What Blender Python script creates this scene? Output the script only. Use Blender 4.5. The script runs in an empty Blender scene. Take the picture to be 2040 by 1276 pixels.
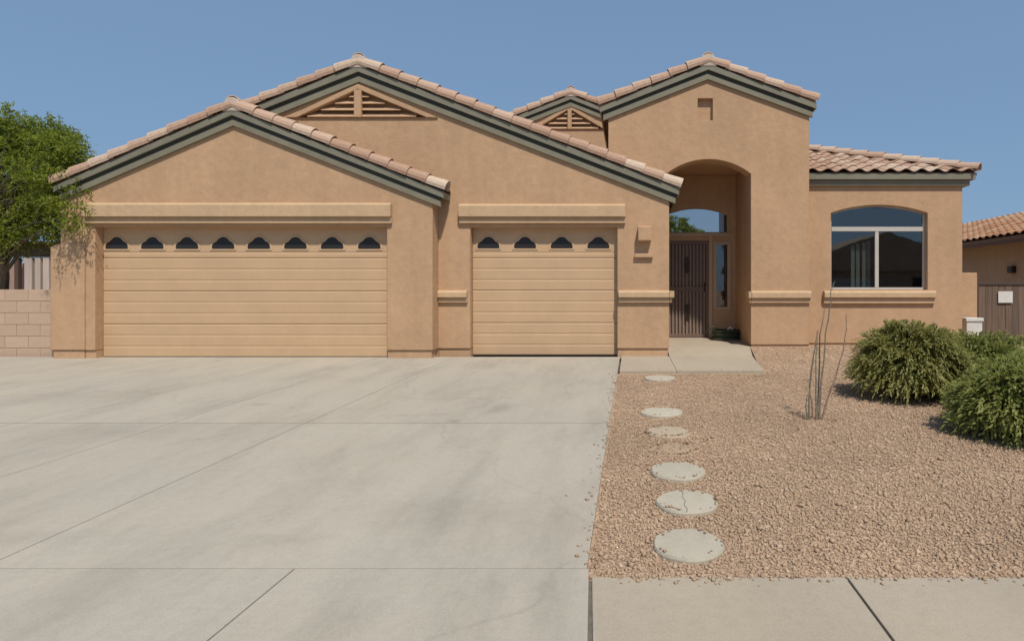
import bpy, bmesh, math, random
import numpy as np
from mathutils import Matrix, Vector
from mathutils.geometry import tessellate_polygon

random.seed(7)
RNG = np.random.default_rng(11)
scene = bpy.context.scene

# ------------------------------------------------------------------ camera
F = 1200.0            # focal length in photo pixels (photo 2040 wide)
CX, CY = 1260.0, 575.0
CAMZ = 1.16
cam = bpy.data.cameras.new("camera")
cam_ob = bpy.data.objects.new("camera", cam)
scene.collection.objects.link(cam_ob)
cam.sensor_width = 36.0
cam.lens = 36.0 * F / 2040.0
cam.shift_x = (1020.0 - CX) / 2040.0
cam.shift_y = (CY - 638.0) / 2040.0
cam.clip_start = 0.05
cam.clip_end = 2000
cam_ob.location = (0, 0, CAMZ)
cam_ob.rotation_euler = (math.radians(90), 0, 0)
scene.camera = cam_ob

# ------------------------------------------------------------------ sky, sun, exposure
SUN = Vector((0.42, -1.0, 1.72)).normalized()
SUN_EL = math.asin(SUN.z)
world = bpy.data.worlds.new("World")
scene.world = world
world.use_nodes = True
wn = world.node_tree
wn.nodes.clear()
sky = wn.nodes.new("ShaderNodeTexSky")
sky.sky_type = 'NISHITA'
sky.sun_disc = False
sky.sun_elevation = SUN_EL
sky.sun_rotation = math.atan2(SUN.x, SUN.y)
sky.air_density = 1.0
sky.dust_density = 2.2
sky.ozone_density = 2.0
sky.altitude = 800
gm = wn.nodes.new("ShaderNodeGamma")          # hazy desert sky: far flatter from horizon to zenith than the clean model
gm.inputs["Gamma"].default_value = 0.27
hs = wn.nodes.new("ShaderNodeMix")
hs.data_type = 'RGBA'; hs.blend_type = 'MULTIPLY'
hs.inputs[0].default_value = 1.0
hs.inputs[7].default_value = (1.42, 2.06, 2.86, 1)
bg = wn.nodes.new("ShaderNodeBackground")
bg.inputs["Strength"].default_value = 0.12
wo = wn.nodes.new("ShaderNodeOutputWorld")
wn.links.new(sky.outputs[0], gm.inputs["Color"])
wn.links.new(gm.outputs[0], hs.inputs[6])
wn.links.new(hs.outputs[2], bg.inputs[0])
wn.links.new(bg.outputs[0], wo.inputs[0])
sl = bpy.data.lights.new("sun", 'SUN')
sl.energy = 4.0
sl.angle = math.radians(1.6)
sl.color = (1.0, 0.94, 0.85)
so = bpy.data.objects.new("sun", sl)
scene.collection.objects.link(so)
so.rotation_euler = SUN.to_track_quat('Z', 'Y').to_euler()
so.location = (8, -12, 20)
vs = scene.view_settings
vs.view_transform = 'Standard'
vs.look = 'None'
vs.exposure = 0.0
vs.gamma = 1.0
vs.use_curve_mapping = False

# ------------------------------------------------------------------ pixel helpers
def X(px, D): return (px - CX) * D / F
def Z(py, D): return CAMZ - (py - CY) * D / F
def P(px, py, D): return Vector((X(px, D), D, Z(py, D)))

def z_drive(D): return -0.02 * (10.08 - max(D, 2.8)) if D < 10.08 else 0.0
def z_gravel(D):
    if D <= 8.6: return z_drive(D) - 0.025
    if D <= 11.2: return -0.055 + (D - 8.6) / 2.6 * 0.145
    return 0.09
def z_porch(y):
    pts = [(8.6, -0.012), (10.4, 0.0), (11.2, 0.085), (12.9, 0.118)]
    for (a, za), (b, zb) in zip(pts, pts[1:]):
        if y <= b: return za + (zb - za) * max(0, (y - a)) / (b - a)
    return pts[-1][1]
def on_ground(px, py, fn=z_gravel):
    D = 6.0
    for _ in range(60):
        D = 0.5 * D + 0.5 * (CAMZ - fn(D)) * F / (py - CY)
    return Vector((X(px, D), D, fn(D)))

# ------------------------------------------------------------------ materials
def srgb(r, g, b):
    f = lambda c: (c / 255 / 12.92) if c / 255 <= 0.04045 else ((c / 255 + 0.055) / 1.055) ** 2.4
    return (f(r), f(g), f(b), 1)

class NT:
    def __init__(s, name):
        s.m = bpy.data.materials.new(name); s.m.use_nodes = True
        s.t = s.m.node_tree; s.b = s.t.nodes["Principled BSDF"]
        s.out = s.t.nodes["Material Output"]
    def n(s, typ, **kw):
        nd = s.t.nodes.new(typ)
        for k, v in kw.items():
            if k in ("operation", "blend_type", "data_type", "feature", "attribute_name", "noise_dimensions", "musgrave_type", "distance"):
                setattr(nd, k, v)
            else:
                nd.inputs[k].default_value = v
        return nd
    def l(s, a, b): s.t.links.new(a, b)
    def coord(s, kind="Object", scale=None):
        tc = s.t.nodes.new("ShaderNodeTexCoord")
        o = tc.outputs[kind]
        if scale:
            mp = s.t.nodes.new("ShaderNodeMapping"); mp.inputs["Scale"].default_value = scale
            s.l(o, mp.inputs[0]); o = mp.outputs[0]
        return o
    def noise(s, co, scale, detail=4, rough=0.6):
        nd = s.n("ShaderNodeTexNoise", Scale=scale, Detail=detail, Roughness=rough)
        s.l(co, nd.inputs["Vector"]); return nd.outputs["Fac"]
    def ramp(s, fac, stops):
        r = s.t.nodes.new("ShaderNodeValToRGB")
        e = r.color_ramp.elements
        while len(e) < len(stops): e.new(0.5)
        for i, (p, c) in enumerate(stops):
            e[i].position = p; e[i].color = c if len(c) == 4 else (*c, 1)
        s.l(fac, r.inputs[0]); return r.outputs[0]
    def mix(s, fac, a, b, blend='MIX'):
        m = s.t.nodes.new("ShaderNodeMix"); m.data_type = 'RGBA'; m.blend_type = blend
        for src, sock in ((fac, m.inputs[0]), (a, m.inputs[6]), (b, m.inputs[7])):
            if hasattr(src, "is_linked"): s.l(src, sock)
            else: sock.default_value = src
        return m.outputs[2]
    def bump(s, h, strength, dist, prev=None):
        b = s.n("ShaderNodeBump", Strength=strength, Distance=dist)
        s.l(h, b.inputs["Height"])
        if prev: s.l(prev, b.inputs["Normal"])
        return b.outputs[0]

def g(v): return (v, v, v, 1)

def mat_stucco(name, col, amp=0.07, grain=0.5):
    k = NT(name); co = k.coord()
    n1 = k.noise(co, 0.9, 5, 0.6); n2 = k.noise(co, 9, 4, 0.6); n3 = k.noise(co, 110, 3, 0.6)
    st = k.noise(k.coord(scale=(3.0, 3.0, 0.35)), 1.6, 4, 0.6)
    f = k.ramp(n1, [(0.3, g(1 - amp)), (0.7, g(1 + amp))])
    f2 = k.ramp(n2, [(0.25, g(0.92)), (0.75, g(1.06))])
    f3 = k.ramp(st, [(0.3, g(0.95)), (0.65, g(1.03))])
    f4 = k.ramp(n3, [(0.3, g(0.90)), (0.7, g(1.07))])
    c = k.mix(1.0, col, f, 'MULTIPLY'); c = k.mix(1.0, c, f2, 'MULTIPLY')
    c = k.mix(1.0, c, f3, 'MULTIPLY'); c = k.mix(0.8, c, f4, 'MULTIPLY')
    k.l(c, k.b.inputs["Base Color"])
    k.b.inputs["Roughness"].default_value = 0.92
    k.b.inputs["Specular IOR Level"].default_value = 0.15
    bv = k.t.nodes.new("ShaderNodeBevel"); bv.samples = 3; bv.inputs["Radius"].default_value = 0.018
    b = k.bump(n3, grain, 0.006, bv.outputs[0]); b = k.bump(n2, 0.5, 0.014, b)
    k.l(b, k.b.inputs["Normal"])
    return k.m

def mat_paint(name, col, rough=0.6, amp=0.05, spec=0.3):
    k = NT(name); co = k.coord()
    n1 = k.noise(co, 2.5, 5, 0.65); n2 = k.noise(co, 40, 3, 0.6)
    c = k.mix(1.0, col, k.ramp(n1, [(0.3, g(1 - amp)), (0.7, g(1 + amp))]), 'MULTIPLY')
    k.l(c, k.b.inputs["Base Color"])
    k.b.inputs["Roughness"].default_value = rough
    k.b.inputs["Specular IOR Level"].default_value = spec
    k.l(k.bump(n2, 0.12, 0.002), k.b.inputs["Normal"])
    return k.m

def mat_concrete(name, col, warm, rnd=0.015, stain=0.11, stains=False):
    k = NT(name); co = k.coord()
    n1 = k.noise(co, 0.55, 6, 0.62); n2 = k.noise(k.coord(scale=(1, 0.35, 1)), 1.7, 6, 0.65)
    n3 = k.noise(co, 18, 4, 0.7); n4 = k.noise(co, 160, 2, 0.6)
    c = k.mix(k.ramp(n1, [(0.35, g(0)), (0.68, g(1))]), col, warm)
    c = k.mix(1.0, c, k.ramp(n2, [(0.3, g(1 - stain)), (0.5, g(1.0)), (0.75, g(1.05))]), 'MULTIPLY')
    c = k.mix(1.0, c, k.ramp(n3, [(0.2, g(0.92)), (0.5, g(1.0)), (0.8, g(1.05))]), 'MULTIPLY')
    c = k.mix(1.0, c, k.ramp(n4, [(0.25, g(0.86)), (0.5, g(1.0)), (0.8, g(1.09))]), 'MULTIPLY')
    if stains:
        wv = k.n("ShaderNodeTexNoise", Scale=1.3, Detail=5.0); k.l(co, wv.inputs["Vector"])
        vm = k.n("ShaderNodeVectorMath", operation='MULTIPLY_ADD'); k.l(wv.outputs["Color"], vm.inputs[0]); vm.inputs[1].default_value = (0.9, 0.9, 0.0); k.l(co, vm.inputs[2])
        vo = k.n("ShaderNodeTexVoronoi", feature='DISTANCE_TO_EDGE', Scale=0.23); k.l(vm.outputs[0], vo.inputs["Vector"])
        c = k.mix(1.0, c, k.ramp(vo.outputs["Distance"], [(0.0, g(0.91)), (0.0008, g(0.96)), (0.0016, g(1.0))]), 'MULTIPLY')
        n5 = k.noise(k.coord(scale=(1.0, 0.16, 1)), 3.2, 5, 0.7)
        c = k.mix(1.0, c, k.ramp(n5, [(0.34, g(0.93)), (0.5, g(1.0)), (0.7, g(1.03))]), 'MULTIPLY')
    if stains:      # old oil drips and tyre smudges
        for (px, py, rx, ry, amt) in ((998, 812, 0.20, 0.34, 0.17), (905, 838, 0.10, 0.08, 0.22), (520, 805, 0.14, 0.12, 0.16), (560, 1075, 0.34, 0.12, 0.11), (920, 1020, 0.9, 0.34, 0.10), (220, 860, 1.3, 0.45, 0.11), (60, 1070, 0.5, 0.14, 0.09), (170, 790, 1.0, 0.6, 0.08), (1130, 1060, 0.25, 0.5, 0.07)):
            p = on_ground(px, py, z_drive)
            mp = k.t.nodes.new("ShaderNodeMapping"); mp.inputs["Location"].default_value = (-p.x / rx, -p.y / ry, 0); mp.inputs["Scale"].default_value = (1 / rx, 1 / ry, 0)
            k.l(co, mp.inputs[0])
            wob = k.n("ShaderNodeTexNoise", Scale=2.2, Detail=4.0); k.l(mp.outputs[0], wob.inputs["Vector"])
            ad = k.n("ShaderNodeVectorMath", operation='ADD'); k.l(mp.outputs[0], ad.inputs[0])
            sb = k.n("ShaderNodeVectorMath", operation='SUBTRACT'); k.l(wob.outputs["Color"], sb.inputs[0]); sb.inputs[1].default_value = (0.5, 0.5, 0.5)
            k.l(sb.outputs[0], ad.inputs[1])
            ln = k.n("ShaderNodeVectorMath", operation='LENGTH'); k.l(ad.outputs[0], ln.inputs[0])
            c = k.mix(1.0, c, k.ramp(ln.outputs["Value"], [(0.15, g(1 - amt)), (0.95, g(1.0))]), 'MULTIPLY')
    oi = k.t.nodes.new("ShaderNodeObjectInfo")
    c = k.mix(1.0, c, k.ramp(oi.outputs["Random"], [(0, g(1 - rnd)), (1, g(1 + rnd))]), 'MULTIPLY')
    k.l(c, k.b.inputs["Base Color"])
    k.b.inputs["Roughness"].default_value = 0.9
    k.b.inputs["Specular IOR Level"].default_value = 0.2
    b = k.bump(n4, 0.25, 0.003); b = k.bump(n3, 0.2, 0.006, b)
    k.l(b, k.b.inputs["Normal"])
    return k.m

def mat_tile(name, stops, use_attr=False):
    k = NT(name); co = k.coord()
    if use_attr:
        at = k.n("ShaderNodeAttribute", attribute_name="rnd"); r = at.outputs["Fac"]
    else:
        r = k.t.nodes.new("ShaderNodeObjectInfo").outputs["Random"]
    c = k.ramp(r, stops)
    n1 = k.noise(co, 14, 5, 0.65); n2 = k.noise(co, 120, 3, 0.6)
    c = k.mix(1.0, c, k.ramp(n1, [(0.25, g(0.8)), (0.55, g(1.02)), (0.8, g(1.12))]), 'MULTIPLY')
    c = k.mix(0.7, c, k.ramp(n2, [(0.3, g(0.85)), (0.7, g(1.1))]), 'MULTIPLY')
    k.l(c, k.b.inputs["Base Color"]); k.b.inputs["Roughness"].default_value = 0.85
    k.b.inputs["Specular IOR Level"].default_value = 0.25
    k.l(k.bump(n2, 0.35, 0.004), k.b.inputs["Normal"])
    return k.m

def mat_leaf(name, stops, trans=0.35):
    k = NT(name)
    at = k.n("ShaderNodeAttribute", attribute_name="rnd")
    c = k.ramp(at.outputs["Fac"], stops)
    k.l(c, k.b.inputs["Base Color"]); k.b.inputs["Roughness"].default_value = 0.55
    k.b.inputs["Specular IOR Level"].default_value = 0.3
    tr = k.t.nodes.new("ShaderNodeBsdfTranslucent"); k.l(c, tr.inputs[0])
    mx = k.t.nodes.new("ShaderNodeMixShader"); mx.inputs[0].default_value = trans
    k.l(k.b.outputs[0], mx.inputs[1]); k.l(tr.outputs[0], mx.inputs[2])
    k.l(mx.outputs[0], k.out.inputs[0])
    return k.m

def mat_attr_rock(name, stops):
    k = NT(name); co = k.coord()
    at = k.n("ShaderNodeAttribute", attribute_name="rnd")
    c = k.ramp(at.outputs["Fac"], stops)
    n = k.noise(co, 1.1, 4, 0.6)
    c = k.mix(1.0, c, k.ramp(n, [(0.3, g(0.9)), (0.7, g(1.08))]), 'MULTIPLY')
    k.l(c, k.b.inputs["Base Color"]); k.b.inputs["Roughness"].default_value = 0.9
    k.b.inputs["Specular IOR Level"].default_value = 0.2
    return k.m

def mat_gravel_bed(name):
    k = NT(name); co = k.coord()
    vo = k.n("ShaderNodeTexVoronoi", Scale=52.0); k.l(co, vo.inputs["Vector"])
    sep = k.t.nodes.new("ShaderNodeSeparateColor"); k.l(vo.outputs["Color"], sep.inputs[0])
    c = k.ramp(sep.outputs[0], [(0.0, (0.28, 0.18, 0.115)), (0.4, (0.385, 0.26, 0.17)), (0.75, (0.44, 0.305, 0.20)), (1.0, (0.51, 0.375, 0.26))])
    n = k.noise(co, 1.1, 4, 0.6)
    c = k.mix(1.0, c, k.ramp(n, [(0.3, g(0.9)), (0.7, g(1.08))]), 'MULTIPLY')
    k.l(c, k.b.inputs["Base Color"]); k.b.inputs["Roughness"].default_value = 0.95
    k.b.inputs["Specular IOR Level"].default_value = 0.1
    b = k.bump(vo.outputs["Distance"], -0.5, 0.014)
    k.l(b, k.b.inputs["Normal"])
    return k.m

def mat_glass(name, refl, tint, rough=0.02):
    k = NT(name)
    tb = k.t.nodes.new("ShaderNodeBsdfTransparent"); tb.inputs[0].default_value = tint
    gl = k.t.nodes.new("ShaderNodeBsdfGlossy"); gl.inputs["Roughness"].default_value = rough
    gl.inputs["Color"].default_value = (1, 1, 1, 1)
    n = k.noise(k.coord(), 2.2, 2, 0.5)
    k.l(k.bump(n, 0.05, 0.01), gl.inputs["Normal"])
    lw = k.t.nodes.new("ShaderNodeLayerWeight"); lw.inputs[0].default_value = 0.12
    ma = k.n("ShaderNodeMath", operation='MULTIPLY_ADD'); k.l(lw.outputs["Fresnel"], ma.inputs[0])
    ma.inputs[1].default_value = 1 - refl; ma.inputs[2].default_value = refl
    ma.use_clamp = True
    mx = k.t.nodes.new("ShaderNodeMixShader"); k.l(ma.outputs[0], mx.inputs[0])
    k.l(tb.outputs[0], mx.inputs[1]); k.l(gl.outputs[0], mx.inputs[2])
    k.l(mx.outputs[0], k.out.inputs[0])
    return k.m

def mat_plain(name, col, rough=0.7, spec=0.3, metal=0.0, amp=0.08, scale=12):
    k = NT(name); n = k.noise(k.coord(), scale, 4, 0.6)
    c = k.mix(1.0, col, k.ramp(n, [(0.3, g(1 - amp)), (0.7, g(1 + amp))]), 'MULTIPLY')
    k.l(c, k.b.inputs["Base Color"]); k.b.inputs["Roughness"].default_value = rough
    k.b.inputs["Specular IOR Level"].default_value = spec; k.b.inputs["Metallic"].default_value = metal
    return k.m

def mat_wood(name, col, amp=0.2):
    k = NT(name)
    n = k.noise(k.coord(scale=(22, 22, 1.3)), 1.0, 5, 0.65)
    oi = k.t.nodes.new("ShaderNodeObjectInfo")
    c = k.mix(1.0, col, k.ramp(n, [(0.3, g(1 - amp)), (0.7, g(1 + amp))]), 'MULTIPLY')
    c = k.mix(1.0, c, k.ramp(oi.outputs["Random"], [(0, g(0.78)), (1, g(1.22))]), 'MULTIPLY')
    k.l(c, k.b.inputs["Base Color"]); k.b.inputs["Roughness"].default_value = 0.8
    k.l(k.bump(n, 0.3, 0.004), k.b.inputs["Normal"])
    return k.m

WALLC = (0.500, 0.320, 0.190, 1)
M = {}
M['stucco'] = mat_stucco('stucco_tan', WALLC)
M['trim'] = mat_stucco('stucco_trim', (0.545, 0.375, 0.228, 1), 0.04, 0.35)
M['door'] = mat_paint('garage_door_paint', (0.535, 0.358, 0.212, 1), 0.55, 0.05)
M['fascia'] = mat_paint('fascia_grey_green', (0.205, 0.192, 0.142, 1), 0.6, 0.12)
M['fascia_dark'] = mat_paint('eave_trim_green', (0.215, 0.195, 0.138, 1), 0.6, 0.12)
M['eave_shadow'] = mat_paint('eave_painted_shadow', (0.050, 0.052, 0.040, 1), 0.6, 0.1)  # near-black colour standing in for the shadow under the fascia board
M['soffit'] = mat_paint('soffit_brown', (0.20, 0.14, 0.09, 1), 0.8)
TSTOPS = [(0.0, (0.40, 0.245, 0.165)), (0.35, (0.47, 0.31, 0.22)), (0.7, (0.52, 0.365, 0.265)), (1.0, (0.58, 0.45, 0.34))]
M['tile'] = mat_tile('roof_tile_clay', TSTOPS)
M['tile_field'] = mat_tile('roof_tile_field', TSTOPS, True)
M['mortar'] = mat_plain('ridge_mortar', (0.52, 0.43, 0.36, 1), 0.9, 0.1)
M['concrete'] = mat_concrete('driveway_concrete', (0.392, 0.352, 0.288, 1), (0.415, 0.362, 0.285, 1), 0.015, 0.15, stains=True)
M['walk'] = mat_concrete('sidewalk_concrete', (0.385, 0.325, 0.248, 1), (0.40, 0.33, 0.245, 1), 0.02, 0.08)
M['drive_joint'] = mat_plain('drive_joint_fill', (0.25, 0.22, 0.175, 1), 0.95, 0.1, 0, 0.2, 20)
M['joint'] = mat_plain('joint_fill', (0.15, 0.13, 0.105, 1), 0.95, 0.1, 0, 0.25, 20)
M['stone'] = mat_concrete('stepping_stone_concrete', (0.46, 0.41, 0.315, 1), (0.44, 0.385, 0.30, 1), 0.08, 0.14)
M['stone_dirty'] = mat_concrete('stepping_stone_dusty', (0.40, 0.29, 0.19, 1), (0.38, 0.27, 0.175, 1), 0.05, 0.14)
M['stone_dusty'] = mat_concrete('stepping_stone_half_dusty', (0.44, 0.36, 0.26, 1), (0.41, 0.32, 0.22, 1), 0.02, 0.16)
M['bed'] = mat_gravel_bed('gravel_bed')
M['rock'] = mat_attr_rock('gravel_rock', [(0.0, (0.27, 0.178, 0.115)), (0.25, (0.37, 0.252, 0.165)), (0.6, (0.425, 0.295, 0.195)), (0.9, (0.475, 0.345, 0.235)), (1.0, (0.57, 0.46, 0.34))])
M['glass'] = mat_glass('window_glass', 0.10, (0.62, 0.64, 0.66, 1))
M['glass_bright'] = mat_glass('transom_glass', 0.52, (0.35, 0.38, 0.40, 1))
M['glass_dark'] = mat_plain('garage_pane_glass', (0.030, 0.026, 0.024, 1), 0.12, 0.25)
M['white'] = mat_paint('window_frame_white', (0.50, 0.46, 0.41, 1), 0.45, 0.05)
M['frame_tan'] = mat_paint('door_frame_tan', (0.48, 0.36, 0.25, 1), 0.6)
M['steel'] = mat_plain('security_door_brown', (0.165, 0.108, 0.082, 1), 0.5, 0.4)
M['steel2'] = mat_plain('security_door_bars', (0.23, 0.165, 0.13, 1), 0.5, 0.4)
M['dark'] = mat_plain('dark_interior', (0.10, 0.095, 0.095, 1), 0.9, 0.1)
M['blind'] = mat_plain('blind_fabric', (0.50, 0.56, 0.44, 1), 0.8, 0.2)
M['bronze'] = mat_plain('bronze', (0.05, 0.035, 0.025, 1), 0.45, 0.5, 0.6)
M['block'] = mat_concrete('block_tan', (0.53, 0.375, 0.265, 1), (0.51, 0.365, 0.265, 1), 0.05, 0.08)
M['mortar_joint'] = mat_plain('block_mortar', (0.49, 0.345, 0.25, 1), 0.95, 0.1)
M['hose'] = mat_plain('hose_green', (0.045, 0.06, 0.035, 1), 0.45, 0.4)
M['bark'] = mat_wood('bark', (0.13, 0.10, 0.065, 1), 0.3)
M['gate_wood'] = mat_wood('gate_wood', (0.135, 0.088, 0.060, 1), 0.3)
M['gate_steel'] = mat_plain('gate_steel', (0.075, 0.05, 0.038, 1), 0.6, 0.4)
M['greywhite'] = mat_plain('utility_white', (0.62, 0.60, 0.55, 1), 0.6, 0.3)
M['neigh'] = mat_stucco('stucco_neighbour', (0.43, 0.325, 0.225, 1))
M['neigh_tile'] = mat_tile('neighbour_tile', [(0.0, (0.44, 0.20, 0.10)), (0.5, (0.56, 0.29, 0.155)), (1.0, (0.66, 0.42, 0.26))], True)
M['brown_wood'] = mat_wood('brown_wood', (0.11, 0.065, 0.045, 1), 0.2)
M['pale_wood'] = mat_wood('pale_wood', (0.46, 0.37, 0.31, 1), 0.12)
M['pink'] = mat_stucco('stucco_pink', (0.36, 0.24, 0.20, 1))
M['asphalt'] = mat_plain('asphalt', (0.05, 0.05, 0.05, 1), 0.95, 0.1, 0, 0.2, 60)
M['dirt'] = mat_plain('desert_ground', (0.33, 0.24, 0.165, 1), 0.95, 0.1, 0, 0.15, 3)
M['bush1'] = mat_leaf('bush_leaf', [(0.0, (0.105, 0.105, 0.026)), (0.35, (0.225, 0.215, 0.055)), (0.75, (0.315, 0.300, 0.090)), (1.0, (0.41, 0.38, 0.16))], 0.45)
M['bush2'] = mat_leaf('bush_leaf_green', [(0.0, (0.095, 0.105, 0.022)), (0.35, (0.210, 0.230, 0.050)), (0.75, (0.305, 0.320, 0.085)), (1.0, (0.40, 0.40, 0.16))], 0.45)
M['tree'] = mat_leaf('tree_leaf', [(0.0, (0.090, 0.120, 0.022)), (0.4, (0.205, 0.255, 0.030)), (0.8, (0.310, 0.360, 0.045)), (1.0, (0.400, 0.370, 0.150))], 0.5)
M['litter'] = mat_leaf('dry_leaf', [(0.0, (0.10, 0.06, 0.03)), (0.5, (0.22, 0.14, 0.07)), (1.0, (0.36, 0.26, 0.13))], 0.1)
M['stem'] = mat_plain('ocotillo_stem', (0.22, 0.205, 0.145, 1), 0.85, 0.2, 0, 0.35, 40)
M['stem2'] = mat_plain('ocotillo_dry_stem', (0.25, 0.165, 0.125, 1), 0.85, 0.2, 0, 0.35, 40)

# ------------------------------------------------------------------ object helpers
COL = scene.collection
WORLD = {}

def attach(o, parent, world=None):
    w = world if world is not None else Matrix.Identity(4)
    o.matrix_basis = w
    if parent is not None:
        o.parent = parent
        o.matrix_parent_inverse = WORLD[parent.name].inverted()
    WORLD[o.name] = w
    return o

def tag(o, label=None, cat=None, group=None, kind=None):
    if label: o['label'] = label
    if cat: o['category'] = cat
    if group: o['group'] = group
    if kind: o['kind'] = kind
    return o

def empty(name, loc, label, cat, group=None):
    o = bpy.data.objects.new(name, None); COL.objects.link(o)
    o.empty_display_size = 0.3
    attach(o, None, Matrix.Translation(Vector(loc)))
    return tag(o, label, cat, group)

class MB:
    def __init__(s): s.v = []; s.f = []; s.a = None
    def add(s, vs, fs):
        o = len(s.v); s.v += [tuple(p) for p in vs]; s.f += [tuple(i + o for i in f) for f in fs]
        return s
    def box(s, x0, x1, y0, y1, z0, z1):
        return s.add([(x0, y0, z0), (x1, y0, z0), (x1, y1, z0), (x0, y1, z0), (x0, y0, z1), (x1, y0, z1), (x1, y1, z1), (x0, y1, z1)],
                     [(0, 3, 2, 1), (4, 5, 6, 7), (0, 1, 5, 4), (1, 2, 6, 5), (2, 3, 7, 6), (3, 0, 4, 7)])
    def prism_xz(s, loops, y0, y1):
        """loops: outer polygon then holes, as (x, z) lists; extruded along y."""
        if isinstance(loops[0][0], (int, float)): loops = [loops]
        tris = tessellate_polygon([[Vector((p[0], p[1], 0)) for p in lp] for lp in loops])
        flat = [p for lp in loops for p in lp]; n = len(flat)
        vs = [(p[0], y0, p[1]) for p in flat] + [(p[0], y1, p[1]) for p in flat]
        fs = []
        for t in tris:
            a, b, c = (Vector((flat[i][0], flat[i][1])) for i in t)
            t = tuple(t)
            if (b - a).cross(c - a) < 0: t = (t[0], t[2], t[1])
            fs.append(t); fs.append((t[0] + n, t[2] + n, t[1] + n))
        k = 0
        for li, lp in enumerate(loops):
            m = len(lp)
            area = sum(lp[i][0] * lp[(i + 1) % m][1] - lp[(i + 1) % m][0] * lp[i][1] for i in range(m))
            for i in range(m):
                a, b = k + i, k + (i + 1) % m
                if (area > 0) == (li == 0): fs.append((a, a + n, b + n, b)[::-1] if False else (b, b + n, a + n, a)[::-1])
                else: fs.append((b, b + n, a + n, a))
            k += m
        return s.add(vs, fs)
    def prism_yz(s, poly, x0, x1):
        n = len(poly)
        vs = [(x0, p[0], p[1]) for p in poly] + [(x1, p[0], p[1]) for p in poly]
        fs = [tuple(range(n))[::-1], tuple(range(n, 2 * n))] + [(i, (i + 1) % n, (i + 1) % n + n, i + n) for i in range(n)]
        return s.add(vs, fs)
    def tube(s, pts, rad, seg=8, cap=True):
        pts = [Vector(p) for p in pts]; n = len(pts)
        if not hasattr(rad, '__len__'): rad = [rad] * n
        vs = []
        ref = None
        for i, p in enumerate(pts):
            d = (pts[min(i + 1, n - 1)] - pts[max(i - 1, 0)]).normalized()
            if ref is None: ref = d.orthogonal().normalized()
            a = (ref - d * ref.dot(d)).normalized(); ref = a; b = d.cross(a)
            for j in range(seg):
                t = 2 * math.pi * j / seg
                vs.append(p + (a * math.cos(t) + b * math.sin(t)) * rad[i])
        fs = [(i * seg + j, i * seg + (j + 1) % seg, (i + 1) * seg + (j + 1) % seg, (i + 1) * seg + j) for i in range(n - 1) for j in range(seg)]
        if cap:
            fs.append(tuple(range(seg))[::-1]); fs.append(tuple((n - 1) * seg + j for j in range(seg)))
        return s.add(vs, fs)
    def mesh(s, name, bevel=0, smooth=False):
        me = bpy.data.meshes.new(name); me.from_pydata(s.v, [], s.f); me.validate()
        bm = bmesh.new(); bm.from_mesh(me)
        bmesh.ops.recalc_face_normals(bm, faces=bm.faces)
        if bevel:
            es = [e for e in bm.edges if len(e.link_faces) == 2 and e.calc_face_angle(0) > 0.5]
            bmesh.ops.bevel(bm, geom=es, offset=bevel, segments=2, affect='EDGES', profile=0.6)
        bm.to_mesh(me); bm.free()
        if smooth:
            for p in me.polygons: p.use_smooth = True
        return me
    def build(s, name, mat, parent=None, bevel=0, smooth=False, world=None, label=None):
        return place(name, s.mesh(name, bevel, smooth), mat, parent, world, label)

def place(name, me, mat, parent=None, world=None, label=None):
    if mat is not None and not me.materials: me.materials.append(M[mat] if isinstance(mat, str) else mat)
    o = bpy.data.objects.new(name, me); COL.objects.link(o)
    attach(o, parent, world)
    if label: o['label'] = label
    return o

def box(name, mat, parent, x0, x1, y0, y1, z0, z1, bevel=0, label=None):
    return MB().box(x0, x1, y0, y1, z0, z1).build(name, mat, parent, bevel, label=label)

def np_mesh(name, verts, faces, rnd=None, k=4):
    """numpy verts (n,3), faces (m,k); rnd: per-face float attribute."""
    me = bpy.data.meshes.new(name)
    n, m = len(verts), len(faces)
    me.vertices.add(n); me.vertices.foreach_set("co", np.ascontiguousarray(verts, dtype=np.float32).ravel())
    me.loops.add(m * k); me.loops.foreach_set("vertex_index", np.ascontiguousarray(faces, dtype=np.int32).ravel())
    me.polygons.add(m); me.polygons.foreach_set("loop_start", np.arange(0, m * k, k, dtype=np.int32))
    me.update(calc_edges=True)
    if rnd is not None:
        a = me.attributes.new("rnd", 'FLOAT', 'FACE'); a.data.foreach_set("value", np.ascontiguousarray(rnd, dtype=np.float32))
    return me

def arc_pts(xa, xb, z_spring, rise, n=14):
    """points of a segmental arch from (xb, spring) to (xa, spring), right to left."""
    c = (xb - xa) / 2; R = (c * c + rise * rise) / (2 * rise); zc = z_spring + rise - R; xm = (xa + xb) / 2
    a = math.asin(min(1, c / R))
    return [(xm + R * math.sin(a - 2 * a * i / n), zc + R * math.cos(a - 2 * a * i / n)) for i in range(n + 1)]

# ================================================================== SETTING
def sheet(name, mat, xs, ys, zf, kind='structure', parent=None):
    v = [(x, y, zf(y)) for y in ys for x in xs]; nx = len(xs)
    f = [(j * nx + i, j * nx + i + 1, (j + 1) * nx + i + 1, (j + 1) * nx + i) for j in range(len(ys) - 1) for i in range(nx - 1)]
    o = MB().add(v, f).build(name, mat, parent)
    if kind: o['kind'] = kind
    return o

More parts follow.
